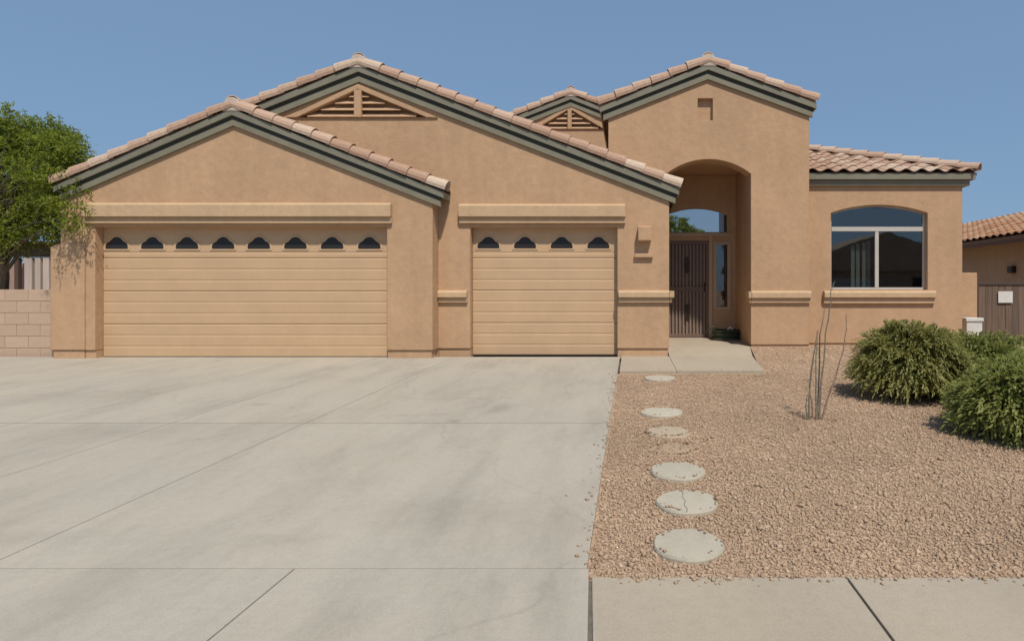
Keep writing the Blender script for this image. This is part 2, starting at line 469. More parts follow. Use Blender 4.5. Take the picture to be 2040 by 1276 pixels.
def z_base(y):
    if y < 2.6: return -0.45
    return z_gravel(y) - 0.16 if y < 12 else -0.07
sheet('ground', 'dirt', [-400, -60, -14, 0, 14, 60, 400], [-400, -60, -20, 0, 1.0, 2.59, 2.61, 4, 6, 8.6, 10, 11.2, 12, 30, 100, 600], z_base)
sheet('road', 'asphalt', [-120, -10, 0, 10, 120], [-8.6, -4, 0, 0.95], lambda y: -0.30 - 0.00 * y)
box('kerb', 'walk', None, -60, 60, 0.95, 1.25, -0.42, -0.152, 0.02)['kind'] = 'structure'
box('kerb', 'walk', None, -60, 60, -8.9, -8.6, -0.42, -0.152, 0.02)['kind'] = 'structure'

# gravel bed (fine sheet) + gravel rocks
bx = [-0.215, 0.5, 1, 2, 3, 4, 5, 6, 7, 8, 9.5]
by = [2.70 + i * (11.6 - 2.70) / 24 for i in range(25)]
bed = sheet('gravel_bed', 'bed', bx, [y for y in by if y < 8.55] + [8.62], z_gravel)
gy_ = [8.62 + i * 0.2578 for i in range(11)] + [11.6, 12.5, 14, 18, 24]
gxs = [0, 2.3, 3, 4, 5, 6, 7, 8, 9.5]
gv = [((1.862 + min(y - 8.61, 2.6) * 0.1255 if i == 0 else x), y, z_gravel(y)) for y in gy_ for i, x in enumerate(gxs)]
gb2 = MB().add(gv, [(j * 9 + i, j * 9 + i + 1, (j + 1) * 9 + i + 1, (j + 1) * 9 + i) for j in range(len(gy_) - 1) for i in range(8)]).build('gravel_bed', 'bed')
gb2['kind'] = 'structure'
left_yard = sheet('side_yard', 'dirt', [-40, -20, -11.55], [2.7, 6, 8.6, 10.2, 12, 30], lambda y: z_drive(y) - 0.02)

DRIVE_R = -0.21
stones_px = [(1314, 752, 62), (1318, 820, 82), (1331, 857, 92), (1342, 889, 96), (1350, 937, 112), (1369, 998, 126), (1371, 1083, 144)]
stone_pos = []
for (px, py, w) in stones_px:
    c = on_ground(px, py, lambda D: z_gravel(D) + 0.02); stone_pos.append((c, w * c.y / F / 2))

def scatter_rocks():
    P_, S_ = [], []
    zones = [(2.72, 4.2, 7600), (4.2, 6.2, 4300), (6.2, 8.7, 2000), (8.7, 11.4, 1100)]
    for (a, b, dens) in zones:
        x0, x1 = DRIVE_R + 0.015, 0.72 * b + 0.6
        n = int((b - a) * (x1 - x0) * dens)
        x = RNG.uniform(x0, x1, n); y = RNG.uniform(a, b, n)
        keep = x < 0.72 * y + 0.6
        x, y = x[keep], y[keep]
        P_.append(np.stack([x, y], 1))
    p = np.concatenate(P_)
    ok = np.ones(len(p), bool)
    for i, (c, r) in enumerate(stone_pos):
        buried = i in (2, 3)
        d = np.hypot(p[:, 0] - c.x, p[:, 1] - c.y)
        if buried: ok &= (d > r * 0.86) | (RNG.random(len(p)) < (0.02 if i == 2 else 0.16))
        else: ok &= (d > r * 0.97) | ((d > r * 0.80) & (RNG.random(len(p)) < 0.10))
    # porch walk
    ok &= ~((p[:, 1] > 8.56) & (p[:, 0] < 1.875 + (p[:, 1] - 8.6) * 0.1255))
    ok &= ~((p[:, 1] > 11.15) & (p[:, 0] < 3.3))
    p = p[ok]; n = len(p)
    z = np.array([z_gravel(v) for v in p[:, 1]])
    for i, (c, r) in enumerate(stone_pos):          # a few pebbles lie on the rims of the stones
        if i in (2, 3): z[np.hypot(p[:, 0] - c.x, p[:, 1] - c.y) < r * 0.97] += (0.027 if i == 2 else 0.015)
        else: z[np.hypot(p[:, 0] - c.x, p[:, 1] - c.y) < r * 0.95] += 0.031
    # pebbles kicked onto the concrete
    q1 = np.stack([DRIVE_R - RNG.exponential(0.035, 200), RNG.uniform(2.85, 8.5, 200)], 1)
    q2 = np.stack([RNG.uniform(-0.1, 3.2, 320), 2.735 - RNG.exponential(0.020, 320)], 1)
    q3 = np.stack([RNG.uniform(0, 1.8, 60), 8.63 + RNG.exponential(0.06, 60)], 1)
    p = np.concatenate([p, q1, q2, q3]); n = len(p)
    z = np.concatenate([z, [z_drive(v) for v in q1[:, 1]], np.full(320, -0.1456), [z_porch(v) for v in q3[:, 1]]])
    base = np.array([[1, 0, 0], [0, 1, 0], [-1, 0, 0], [0, -1, 0], [0, 0, 1], [0, 0, -1]], float)
    tri = np.array([[0, 1, 4], [1, 2, 4], [2, 3, 4], [3, 0, 4], [1, 0, 5], [2, 1, 5], [3, 2, 5], [0, 3, 5]])
    s = RNG.lognormal(math.log(0.0074), 0.36, n); s = np.clip(s, 0.004, 0.022)
    jit = RNG.uniform(0.6, 1.25, (n, 6, 1)) * base[None] + RNG.normal(0, 0.16, (n, 6, 3))
    jit[:, :, 2] *= 0.72
    th = RNG.uniform(0, 2 * math.pi, n); c_, s_ = np.cos(th), np.sin(th)
    el = RNG.uniform(0.75, 1.35, n)
    X_ = jit[:, :, 0] * el[:, None]; Y_ = jit[:, :, 1]
    V = np.stack([X_ * c_[:, None] - Y_ * s_[:, None], X_ * s_[:, None] + Y_ * c_[:, None], jit[:, :, 2]], 2) * s[:, None, None]
    V += np.stack([p[:, 0], p[:, 1], z + s * 0.35], 1)[:, None, :]
    Fc = tri[None] + (np.arange(n) * 6)[:, None, None]
    r = np.repeat(RNG.beta(2.4, 2.2, n), 8)
    me = np_mesh('gravel', V.reshape(-1, 3), Fc.reshape(-1, 3), r, 3)
    o = place('gravel', me, 'rock'); tag(o, 'loose tan and pinkish landscaping gravel covering the front yard', 'gravel', kind='stuff')
scatter_rocks()

# driveway: base plus individual slabs
def slab_quad(name, mat, parent, corners, thick, zf, gap=0.004, bevel=0.004):
    cx = sum(c[0] for c in corners) / 4; cy = sum(c[1] for c in corners) / 4
    pts = []
    for (x, y) in corners:
        pts.append((x + (gap if x < cx else -gap), y + (gap if y < cy else -gap)))
    v = [(x, y, zf(y) - thick) for x, y in pts] + [(x, y, zf(y)) for x, y in pts]
    mb = MB().add(v, [(3, 2, 1, 0), (4, 5, 6, 7), (0, 1, 5, 4), (1, 2, 6, 5), (2, 3, 7, 6), (3, 0, 4, 7)])
    return mb.build(name, mat, parent, bevel)

drive = sheet('driveway', 'drive_joint', [-11.5, -6, DRIVE_R - 0.004], [1.26, 2.8, 5.6, 10.08, 10.3], lambda y: (z_drive(y) if y > 2.8 else -0.1456) - 0.007)
cols = [-11.5, -8.65, -7.2, -5.75, -4.30, -3.05, DRIVE_R]
rows = [2.82, 5.62, 10.28]
zlin = lambda y: -0.02 * (10.08 - y) if y < 10.08 else 0.0
for j in range(2):
    for i in range(len(cols) - 1):
        ys = (rows[j], rows[j + 1])
        slab_quad('concrete_slab', 'concrete', drive, [(cols[i], ys[0] + (0.012 if j else 0)), (cols[i + 1], ys[0] + (0.012 if j else 0)), (cols[i + 1], ys[1] - (0 if j else 0.010)), (cols[i], ys[1] - (0 if j else 0.010))], 0.09, lambda y: -0.02 * (10.08 - y) if y < 10.2 else 0.002)
zap = lambda y: -0.1456
acols = [-11.5, -9.0, -7.5, -6.0, -4.5, -3.05, -1.58, -0.20]
for i in range(len(acols) - 1):
    x1b = acols[i + 1]
    slab_quad('concrete_slab', 'concrete', drive, [(acols[i], 1.26), (x1b + (0.10 if i == 6 else 0), 1.26), (x1b, 2.82), (acols[i], 2.82)], 0.09, zap)
walk = sheet('sidewalk', 'joint', [-0.2, 3, 30], [1.27, 2.72], lambda y: -0.158)
scol = [-0.19, 0.97, 2.42, 3.87, 5.32, 6.77, 8.2]
for i in range(len(scol) - 1):
    x0 = scol[i]
    slab_quad('concrete_slab', 'walk', walk, [(x0 + (0.107 if i == 0 else 0), 1.26), (scol[i + 1], 1.26), (scol[i + 1], 2.74), (x0, 2.74)], 0.09, zap, 0.006, 0.005)
# porch walk slabs
porch = MB()
pw = [(-0.19, 8.61), (0.60, 8.61), (1.87, 8.61), (2.13, 10.4), (2.23, 11.2), (2.23, 12.86), (0.60, 12.86), (0.60, 10.41), (-0.19, 10.41)]
po = MB()
for (xa, xb, ya, yb) in [(-0.185, 0.632, 8.61, 10.40)]:
    po.add([(xa, ya, z_porch(ya)), (xb, ya, z_porch(ya)), (xb, yb, z_porch(yb)), (xa, yb, z_porch(yb)), (xa, ya, -0.15), (xb, ya, -0.15), (xb, yb, -0.15), (xa, yb, -0.15)],
           [(0, 1, 2, 3), (4, 7, 6, 5), (0, 4, 5, 1), (1, 5, 6, 2), (2, 6, 7, 3), (3, 7, 4, 0)])
pslab = po.build('porch_walk', 'walk', None, 0.004); pslab['kind'] = 'structure'
ysx = [(8.61, 1.87), (10.40, 2.10), (11.20, 2.19), (12.86, 2.21)]
mb = MB()
vv = []
for (y, xr) in ysx: vv += [(0.638, y, z_porch(y)), (xr, y, z_porch(y)), (xr, y, -0.15), (0.638, y, -0.15)]
ff = []
for i in range(3):
    a = i * 4; b = a + 4
    ff += [(a, a + 1, b + 1, b), (a + 1, a + 2, b + 2, b + 1), (a + 2, a + 3, b + 3, b + 2), (a + 3, a, b, b + 3)]
ff += [(0, 3, 2, 1), (12, 13, 14, 15)]
mb.add(vv, ff).build('concrete_slab', 'walk', pslab, 0)

# ================================================================== HOUSE
house = empty('house', (-2, 12, 0), 'tan stucco ranch house with three tiled gables and two garage doors', 'house')
DA, DB, DC, DD, DE, DM = 10.08, 10.38, 11.2, 11.5, 12.85, 14.9

# ---- tile meshes
def barrel_mesh(name, L, r0, r1, seg=9, th=0.014, a0=-25, a1=205):
    """barrel tile; +X runs down the slope from 0 to L; r0 at the top end, r1 at the low end."""
    v = []
    for (x, r) in ((0, r0), (L, r1)):
        for rr in (r, r - th):
            for i in range(seg + 1):
                t = math.radians(a0 + (a1 - a0) * i / seg)
                v.append((x, rr * math.cos(t), rr * math.sin(t)))
    n = seg + 1; f = []
    for i in range(seg):
        f.append((i, i + 1, 2 * n + i + 1, 2 * n + i))                       # outer
        f.append((n + i, 3 * n + i, 3 * n + i + 1, n + i + 1))               # inner
        f.append((i, n + i, n + i + 1, i + 1)); f.append((2 * n + i, 2 * n + i + 1, 3 * n + i + 1, 3 * n + i))
    f.append((0, 2 * n, 3 * n, n)); f.append((seg, n + seg, 3 * n + seg, 2 * n + seg))
    me = MB().add(v, f).mesh(name)
    for p in me.polygons: p.use_smooth = False
    me.materials.append(M['tile'])
    return me
RAKE = barrel_mesh('rake_tile', 0.41, 0.104, 0.124)
RIDGE = barrel_mesh('ridge_tile', 0.43, 0.10, 0.118, 9, 0.016, -5, 185)

TW, TE, TAMP = 0.295, 0.345, 0.042
def s_prof(u):   # u in 0..1 across one tile: barrel then pan
    if u < 0.62: return TAMP * math.sin(math.pi * u / 0.62)
    return -TAMP * 0.38 * math.sin(math.pi * (u - 0.62) / 0.38)
def s_tile_mesh():
    seg = 9; L = 0.40; v = []
    for (y, lift) in ((0.0, 0.030), (L, 0.004)):
        for th in (0.0, -0.014):
            for i in range(seg + 1):
                u = i / seg; v.append((u * TW * 1.02, y, s_prof(u) + lift + th))
    n = seg + 1; f = []
    for i in range(seg):
        f.append((i, i + 1, 2 * n + i + 1, 2 * n + i)); f.append((n + i, 3 * n + i, 3 * n + i + 1, n + i + 1))
        f.append((i, n + i, n + i + 1, i + 1)); f.append((2 * n + i, 2 * n + i + 1, 3 * n + i + 1, 3 * n + i))
    f.append((0, 2 * n, 3 * n, n)); f.append((seg, n + seg, 3 * n + seg, 2 * n + seg))
    return MB().add(v, f).mesh('s_tile')
STILE = s_tile_mesh(); STILE.materials.append(M['tile'])

def tile_field(name, parent, origin, ud, vd, nd, vlen, urange, mat='tile_field', offset=0.0):
    """S-tile courses on a roof plane as one mesh: ud along the eave, vd up the slope, nd normal."""
    O, U, V, N = (np.array(a, float) for a in (origin, ud, vd, nd))
    verts, faces, rnd = [], [], []
    rows_ = int(math.ceil(vlen / TE)); sub = 7
    for r in range(rows_):
        v0 = r * TE; v1 = min(v0 + TE + 0.04, vlen)
        if v1 - v0 < 0.06: continue
        ua, ub = urange(v0); uc, ud2 = urange(min(v1, vlen))
        lo, hi = min(ua, uc), max(ub, ud2)
        k0, k1 = int(math.floor(lo / TW * sub)), int(math.ceil(hi / TW * sub))
        row = []
        for k in range(k0, k1 + 1):
            u = k * TW / sub; h = s_prof((k % sub) / sub)
            ul = min(max(u, ua), ub); uh = min(max(u, uc), ud2)
            for (vv_, uu, lift) in ((v0, ul, 0.030), (v0, ul, 0.014), (v1, uh, 0.004)):
                verts.append(O + U * uu + V * vv_ + N * (h + lift + offset)); 
        base = len(verts) - 3 * (k1 - k0 + 1)
        for k in range(k1 - k0):
            a = base + 3 * k; b = a + 3
            faces.append((a, b, b + 2, a + 2)); faces.append((a, a + 1, b + 1, b))
            rv = (math.sin((k0 + k) // sub * 12.9898 + r * 78.233) * 43758.5453) % 1.0
            rnd += [rv, rv]
    me = np_mesh(name, np.array(verts), np.array(faces), np.array(rnd), 4)
    o = place(name, me, mat, parent)
    return tag(o, kind='stuff')

def gable_roof(name_label, Df, wallD, peak_px, xl, xr, sl_, sr_, back, side_trim=(True, True), rake=True, ridge_n=4):
    """a gable roof whose rake faces the camera. returns dict of its lines."""
    x0, z0 = X(peak_px[0], Df), Z(peak_px[1], Df)
    zl, zr = z0 - sl_ * (x0 - xl), z0 - sr_ * (xr - x0)
    FH, TH = 0.108, 0.262
    band = lambda a, b, ea=0.0, eb=0.0: [(xl + ea, zl - a + ea * sl_), (xl + ea, zl - b + ea * sl_), (x0, z0 - b), (xr - eb, zr - b + eb * sr_), (xr - eb, zr - a + eb * sr_), (x0, z0 - a)]
    deck = MB().prism_xz(band(0.004, 0.055, 0.002, 0.002), Df + 0.036, back)
    roof = deck.build('roof', 'soffit', house, label=name_label)
    MB().prism_xz(band(0.0, FH), Df, Df + 0.035).build('fascia_board', 'fascia', roof, 0.004)
    MB().prism_xz(band(0.045, 0.172, 0.06, 0.06), Df + 0.0655, wallD - 0.045).build('painted_shadow_strip', 'eave_shadow', roof)  # strip coloured dark as the fascia's cast shadow above the trim
    MB().prism_xz(band(0.173, TH + 0.01, 0.06, 0.06), Df + 0.040, wallD + 0.02).build('trim_board', 'fascia_dark', roof, 0.004)
    for (side, x, z, on) in ((-1, xl, zl, side_trim[0]), (1, xr, zr, side_trim[1])):
        if on:
            a, b = (x, x + 0.03) if side < 0 else (x - 0.03, x)
            box('eave_board', 'fascia', roof, a, b, Df + 0.037, back, z - FH, z - 0.006)
    # rake tiles
    for (side, xe, ze, s) in ((-1, xl, zl, sl_), (1, xr, zr, sr_)):
        run = math.hypot(x0 - xe, z0 - ze); ang = math.atan(s)
        n = int(run / 0.335)
        step = (run - 0.02) / n
        dirx = Vector((side * math.cos(ang), 0, -math.sin(ang)))
        nrm = Vector((side * math.sin(ang), 0, math.cos(ang)))
        yv = nrm.cross(dirx)
        for i in range(n):
            d = run - (i + 1) * step - 0.05
            base = Vector((x0, Df + 0.078, z0)) + dirx * (d - 0.0) + nrm * 0.062
            tilt = math.radians(2.6) + random.uniform(-0.012, 0.012)
            dx = (dirx * math.cos(tilt) + nrm * math.sin(tilt)).normalized(); nn = (nrm * math.cos(tilt) - dirx * math.sin(tilt)).normalized()
            yy = nn.cross(dx)
            m = Matrix((dx, yy, nn)).transposed().to_4x4(); m.translation = base + Vector((0, random.uniform(-0.006, 0.006), 0)) + nrm * random.uniform(-0.004, 0.006)
            place('roof_tile', RAKE, None, roof, m)
    # ridge tiles run back from the peak
    for i in range(ridge_n):
        b = Vector((x0, Df + 0.03 + i * 0.37 + 0.41, z0 + 0.090))
        dx = Vector((0, -1, 0.045)).normalized(); nn = Vector((0, 0.045, 1)).normalized(); yy = nn.cross(dx)
        m = Matrix((dx, yy, nn)).transposed().to_4x4(); m.translation = b
        place('ridge_tile', RIDGE, None, roof, m)
    MB().prism_xz([(x0 - 0.16, z0 - 0.045), (x0 + 0.16, z0 - 0.045), (x0 + 0.15, z0 + 0.055), (x0 + 0.10, z0 + 0.145), (x0 + 0.035, z0 + 0.185), (x0 - 0.035, z0 + 0.185), (x0 - 0.10, z0 + 0.145), (x0 - 0.15, z0 + 0.055)], Df - 0.012, Df + 0.08).build('mortar_cap', 'mortar', roof, 0.02)
    # tile courses
    ya = Df + 0.165
    for (side, xe, ze, s) in ((-1, xl, zl, sl_), (1, xr, zr, sr_)):
        run = math.hypot(x0 - xe, z0 - ze)
        vd = Vector((-side * (abs(x0 - xe)) / run, 0, (z0 - ze) / run)); ud = Vector((0, 1, 0)); nd = Vector((side * (z0 - ze) / run, 0, abs(x0 - xe) / run))
        L = back - ya
        tile_field('tile_courses', roof, (xe, ya, ze), ud, vd, nd, run, lambda v, L=L: (0.0, L), offset=0.012)
    return dict(roof=roof, x0=x0, z0=z0, zl=zl, zr=zr, xl=xl, xr=xr, sl=sl_, sr=sr_, TH=TH, Df=Df)

fa = DA - 0.085; fb = DB - 0.085; fc = DC - 0.085; fm = DM - 0.085
GA = gable_roof('low front gable roof over the double garage', fa, DA, (461, 216), X(105, fa), X(883, fa), 0.432, 0.392, 13.0)
GB = gable_roof('widest gable roof with louvred vent over the single garage', fb, DB, (713, 130), -9.15, X(1353, fb), 0.395, 0.384, 19.0)
GC = gable_roof('tall narrow gable roof over the entry arch', fc, DC, (1411, 127), X(1195, fc), X(1627, fc), 0.394, 0.362, 16.5)
GM = gable_roof('small rear gable roof with louvred vent', fm, DM, (1137, 189), -4.2, 0.9, 0.392, 0.392, 20.0)

def top_of(G, x, drop=0.16):
    z = G['z0'] - (G['sl'] * (G['x0'] - x) if x < G['x0'] else G['sr'] * (x - G['x0']))
    return z - drop

# ---- garage gable wall (A)
xA0, xA1 = X(121, DA), X(862, DA)
oA0, oA1, oAz = X(190, DA), X(771, DA), Z(452, DA)
WB = 0.135
WALLT = 0.30
outer = [(xA0, WB), (oA0, WB), (oA0, oAz), (oA1, oAz), (oA1, WB), (xA1, WB), (xA1, top_of(GA, xA1)), (GA['x0'], top_of(GA, GA['x0'])), (xA0, top_of(GA, xA0))]
wA = MB().prism_xz([outer], DA, DA + WALLT).build('garage_wall', 'stucco', house)
fi = 0.022
box('foundation', 'stucco', house, xA0 + fi, oA0 - 0.003, DA + fi, DA + WALLT - 0.003, -0.05, WB - 0.002)
box('foundation', 'stucco', house, oA1 + 0.003, xA1 - fi, DA + fi, DA + WALLT - 0.003, -0.05, WB - 0.002)
box('side_wall', 'stucco', house, xA1 - 0.25, xA1 - 0.001, DA + WALLT + 0.001, 13, -0.05, top_of(GA, xA1, 0.058))
box('side_wall', 'stucco', house, xA0 + 0.001, xA0 + 0.25, DA + WALLT + 0.001, 19, -0.05, top_of(GA, xA0, 0.058))
# low buttress at the left corner
box('foundation', 'stucco', house, X(104, DA - 0.03), X(166, DA - 0.03), DA - 0.008, DA + 0.25, -0.05, WB - 0.002)
MB().prism_xz([(X(100, DA - 0.03), WB), (X(168, DA - 0.03), WB), (X(168, DA - 0.03), Z(483, DA)), (X(112, DA - 0.03), Z(487, DA)), (X(100, DA - 0.03), Z(492, DA))], DA - 0.03, DA + 0.26).build('buttress', 'stucco', house, 0.015)

# ---- main gable wall (B)
xB0, xB1 = -9.0, X(1333, DB)
oB0, oB1, oBz = X(937, DB), X(1230, DB), Z(453, DB)
def tri(px0, px1, pxa, pyb, pya, D): return [(X(px0, D), Z(pyb, D)), (X(px1, D), Z(pyb, D)), (X(pxa, D), Z(pya, D))]
ventB = tri(592, 852, 714, 235, 178, DB)
outer = [(xB0, WB), (oB0, WB), (oB0, oBz), (oB1, oBz), (oB1, WB), (xB1, WB), (xB1, top_of(GB, xB1)), (GB['x0'], top_of(GB, GB['x0'])), (xB0, top_of(GB, xB0))]
MB().prism_xz([outer, ventB], DB, DB + WALLT).build('garage_wall', 'stucco', house)
box('foundation', 'stucco', house, xA1 + 0.003, oB0 - 0.003, DB + fi, DB + WALLT - 0.003, -0.05, WB - 0.002)
box('foundation', 'stucco', house, oB1 + 0.003, xB1 - fi, DB + fi, DB + WALLT - 0.003, -0.05, WB - 0.002)
box('side_wall', 'stucco', house, xB1 - 0.22, xB1 - 0.001, DB + WALLT + 0.001, DE + 0.0, -0.05, top_of(GB, xB1, 0.058))

# ---- entry gable wall (C)
xC0, xC1 = X(1212, DC), X(1612, DC)
aC0, aC1 = X(1328, DC), X(1496, DC)
zs_, rise = Z(346, DC), (346 - 317) * DC / F
arch = arc_pts(aC0, aC1, zs_, rise, 18)   # right to left
nich = [(X(1390, DC), Z(240, DC)), (X(1420, DC), Z(240, DC)), (X(1420, DC), Z(196, DC)), (X(1390, DC), Z(196, DC))]
outer = [(xC0, 0.125), (aC0, 0.125)] + arch[::-1] + [(aC1, 0.125), (xC1, 0.125), (xC1, top_of(GC, xC1)), (GC['x0'], top_of(GC, GC['x0'])), (xC0, top_of(GC, xC0))]
MB().prism_xz([outer, nich], DC, DC + 0.38).build('entry_wall', 'stucco', house)
box('niche_back', 'stucco', house, nich[0][0] - 0.05, nich[1][0] + 0.05, DC + 0.085, DC + 0.12, nich[0][1] - 0.05, nich[2][1] + 0.05)
box('foundation', 'stucco', house, aC1 + fi, xC1, DC + fi, DC + 0.375, -0.05, 0.123)
box('side_wall', 'stucco', house, aC1 + 0.001, xC1 - 0.002, DC + 0.381, DE + 0.3, -0.05, zs_ + rise + 0.3)
box('side_wall', 'stucco', house, xC1 - 0.2, xC1 - 0.004, DE + 0.301, 16, 0, top_of(GC, xC1, 0.06))
box('side_wall', 'stucco', house, xC1 - 0.2, xC1 - 0.004, DC + 0.381, DE + 0.299, zs_ + rise + 0.301, top_of(GC, xC1, 0.06))
box('side_wall', 'stucco', house, xC0 + 0.004, xC0 + 0.2, DC + 0.381, 16.4, 2.4, top_of(GC, xC0, 0.06))
box('porch_ceiling', 'stucco', house, aC0 - 0.3, aC1 + 0.05, DC + 0.38, DE + 0.2, zs_ + rise + 0.02, zs_ + rise + 0.12)

# ---- entry back wall (E) with door, sidelight and arched transom openings
dE0, dE1, dEz = 0.70, X(1412, DE), Z(479, DE)
sE0, sE1, sEz0, sEz1 = X(1426, DE), X(1450, DE), Z(612, DE), Z(486, DE)
tE0, tE1, tEz = 0.70, X(1450, DE), Z(464, DE)
tarch = arc_pts(tE0, tE1, Z(428, DE), (428 - 414) * DE / F, 12)
side_hole = [(sE0, sEz0), (sE1, sEz0), (sE1, sEz1), (sE0, sEz1)]
tr_hole = [(tE0, tEz), (tE1, tEz)] + tarch
outer = [(0.40, 0.125), (dE0, 0.125), (dE0, dEz), (dE1, dEz), (dE1, 0.125), (aC1 + 0.002, 0.125), (aC1 + 0.002, zs_ + rise + 0.015), (0.40, zs_ + rise + 0.015)]
MB().prism_xz([outer, side_hole, tr_hole], DE + 0.001, DE + 0.15).build('entry_back_wall', 'stucco', house)

# ---- bedroom wall (D)
xD0, xD1 = xC1 + 0.001, X(1917, DD)
wD0, wD1, wDz = X(1655, DD), X(1848, DD), Z(577, DD)
warch = arc_pts(wD0, wD1, Z(424, DD), (424 - 408) * DD / F, 14)
whole = [(wD0, wDz), (wD1, wDz)] + warch
De = 11.385; zE = Z(344, De); xE = X(1946, De); PD = 0.385
outer = [(xD0, 0.125), (xD1, 0.125), (xD1, zE - 0.10), (xD0, zE - 0.10)]
MB().prism_xz([outer, whole], DD, DD + 0.22).build('bedroom_wall', 'stucco', house)
box('foundation', 'stucco', house, xD0, xD1 - fi, DD + fi, DD + 0.2, -0.05, 0.123)
box('side_wall', 'stucco', house, xD1 - 0.22, xD1 - 0.001, DD + 0.221, 19, -0.05, zE - 0.10)
# back of the house
box('rear_wall', 'stucco', house, xA0 + 0.26, xD1 - 0.23, 19.0, 19.2, -0.05, 2.6)
# rear gable wall (M)
ventM = tri(1066, 1204, 1135, 258, 217, DM)
outer = [(-4.0, 2.0), (xC0 - 0.02, 2.0), (xC0 - 0.02, top_of(GM, xC0)), (GM['x0'], top_of(GM, GM['x0'])), (-4.0, top_of(GM, -4.0))]
MB().prism_xz([outer, ventM], DM, DM + 0.25).build('rear_gable_wall', 'stucco', house)

# ---- gable vents
def gable_vent(hole, D, post_w, nsl, lab):
    (xa, zb), (xb, _), (xm, zt) = hole
    fw = 0.075
    ring_o = [(xa - 2.4 * fw, zb - 0.0), (xb + 2.4 * fw, zb - 0.0), (xm, zt + 1.15 * fw)]
    ring_i = [(xa + 0.01, zb + 0.004), (xb - 0.01, zb + 0.004), (xm, zt - 0.004)]
    v = MB().prism_xz([ring_o, ring_i], D - 0.03, D + 0.02).build('gable_vent', 'stucco', house, 0.004, label=lab)
    box('mullion', 'stucco', v, xm - post_w / 2, xm + post_w / 2, D - 0.034, D + 0.03, zb + 0.004, zt - 0.02)
    box('backing', 'stucco', v, xa - 0.05, xb + 0.05, D + 0.14, D + 0.17, zb - 0.05, zt + 0.05)
    H = zt - zb; st = H / (nsl + 0.4)
    for i in range(nsl):
        z = zb + 0.02 + i * st
        t = (z - zb + st * 0.55) / H
        for (s0, s1) in ((xa + (xm - xa) * t, xm - post_w / 2), (xm + post_w / 2, xb + (xm - xb) * t)):
            if s1 - s0 < 0.05: continue
            MB().prism_yz([(D - 0.012, z), (D + 0.004, z - 0.006), (D + 0.09, z + st * 0.72), (D + 0.078, z + st * 0.72 + 0.012)], s0, s1).build('slat', 'stucco', v)
gable_vent(ventB, DB, 0.125, 4, 'triangular louvred vent in the wide gable')
gable_vent(ventM, DM, 0.10, 4, 'triangular louvred vent in the small rear gable')

# ---- lintels, waist bands, sill (two-step mouldings)
def moulding(name, x0, x1, y, zt, h1, p1, h2, p2, e1=0.0, e2=0.0, back=0.05):
    """upper deep band and lower shallower one, proud of the wall plane y."""
    v = MB().prism_yz([(y + back, zt - h1), (y - p1, zt - h1), (y - p1, zt - 0.035), (y - p1 + 0.03, zt), (y + back, zt)], x0 - e1, x1 + e1).build(name, 'trim', house, 0.008)
    MB().box(x0 - e2, x1 + e2, y - p2, y + back - 0.002, zt - h1 - h2, zt - h1 - 0.001).build('lower_moulding', 'trim', v, 0.006)
    return v
moulding('lintel', X(174, DA), X(782, DA), DA, Z(405, DA), 0.235, 0.10, 0.105, 0.055, 0, 0.0)
moulding('lintel', X(916, DB), X(1246, DB), DB, Z(407, DB), 0.225, 0.10, 0.105, 0.055, 0, 0.0)
zb_ = Z(578, DB)
moulding('waist_band', xA1 + 0.004, X(932, DB), DB, zb_, 0.125, 0.085, 0.085, 0.045)
moulding('waist_band', X(1232, DB), xB1 + 0.001, DB, zb_, 0.125, 0.085, 0.085, 0.045, 0, 0)
def wrap_band(x, side, y0, y1, zt, h1, p1, h2, p2):
    xa, xb = (x + 0.002, x + p1) if side > 0 else (x - p1, x - 0.002)
    v = MB().box(xa, xb, y0 - 0.085, y1, zt - h1, zt - 0.012).build('waist_band', 'trim', house, 0.008)
    xa, xb = (x + 0.002, x + p2) if side > 0 else (x - p2, x - 0.002)
    MB().box(xa, xb, y0 - 0.045, y1 - 0.002, zt - h1 - h2, zt - h1 - 0.001).build('lower_moulding', 'trim', v, 0.006)
wrap_band(xB1, 1, DB, DB + 0.30, zb_, 0.125, 0.085, 0.085, 0.045)
zc_ = Z(579, DC)
moulding('waist_band', aC1 - 0.0, X(1617, DC - 0.08), DC, zc_, 0.135, 0.085, 0.09, 0.045)
wrap_band(aC1, -1, DC, DC + 0.22, zc_, 0.135, 0.06, 0.09, 0.035)
moulding('window_sill', X(1643, DD - 0.1), X(1866, DD - 0.1), DD, Z(579, DD), 0.13, 0.10, 0.11, 0.055)

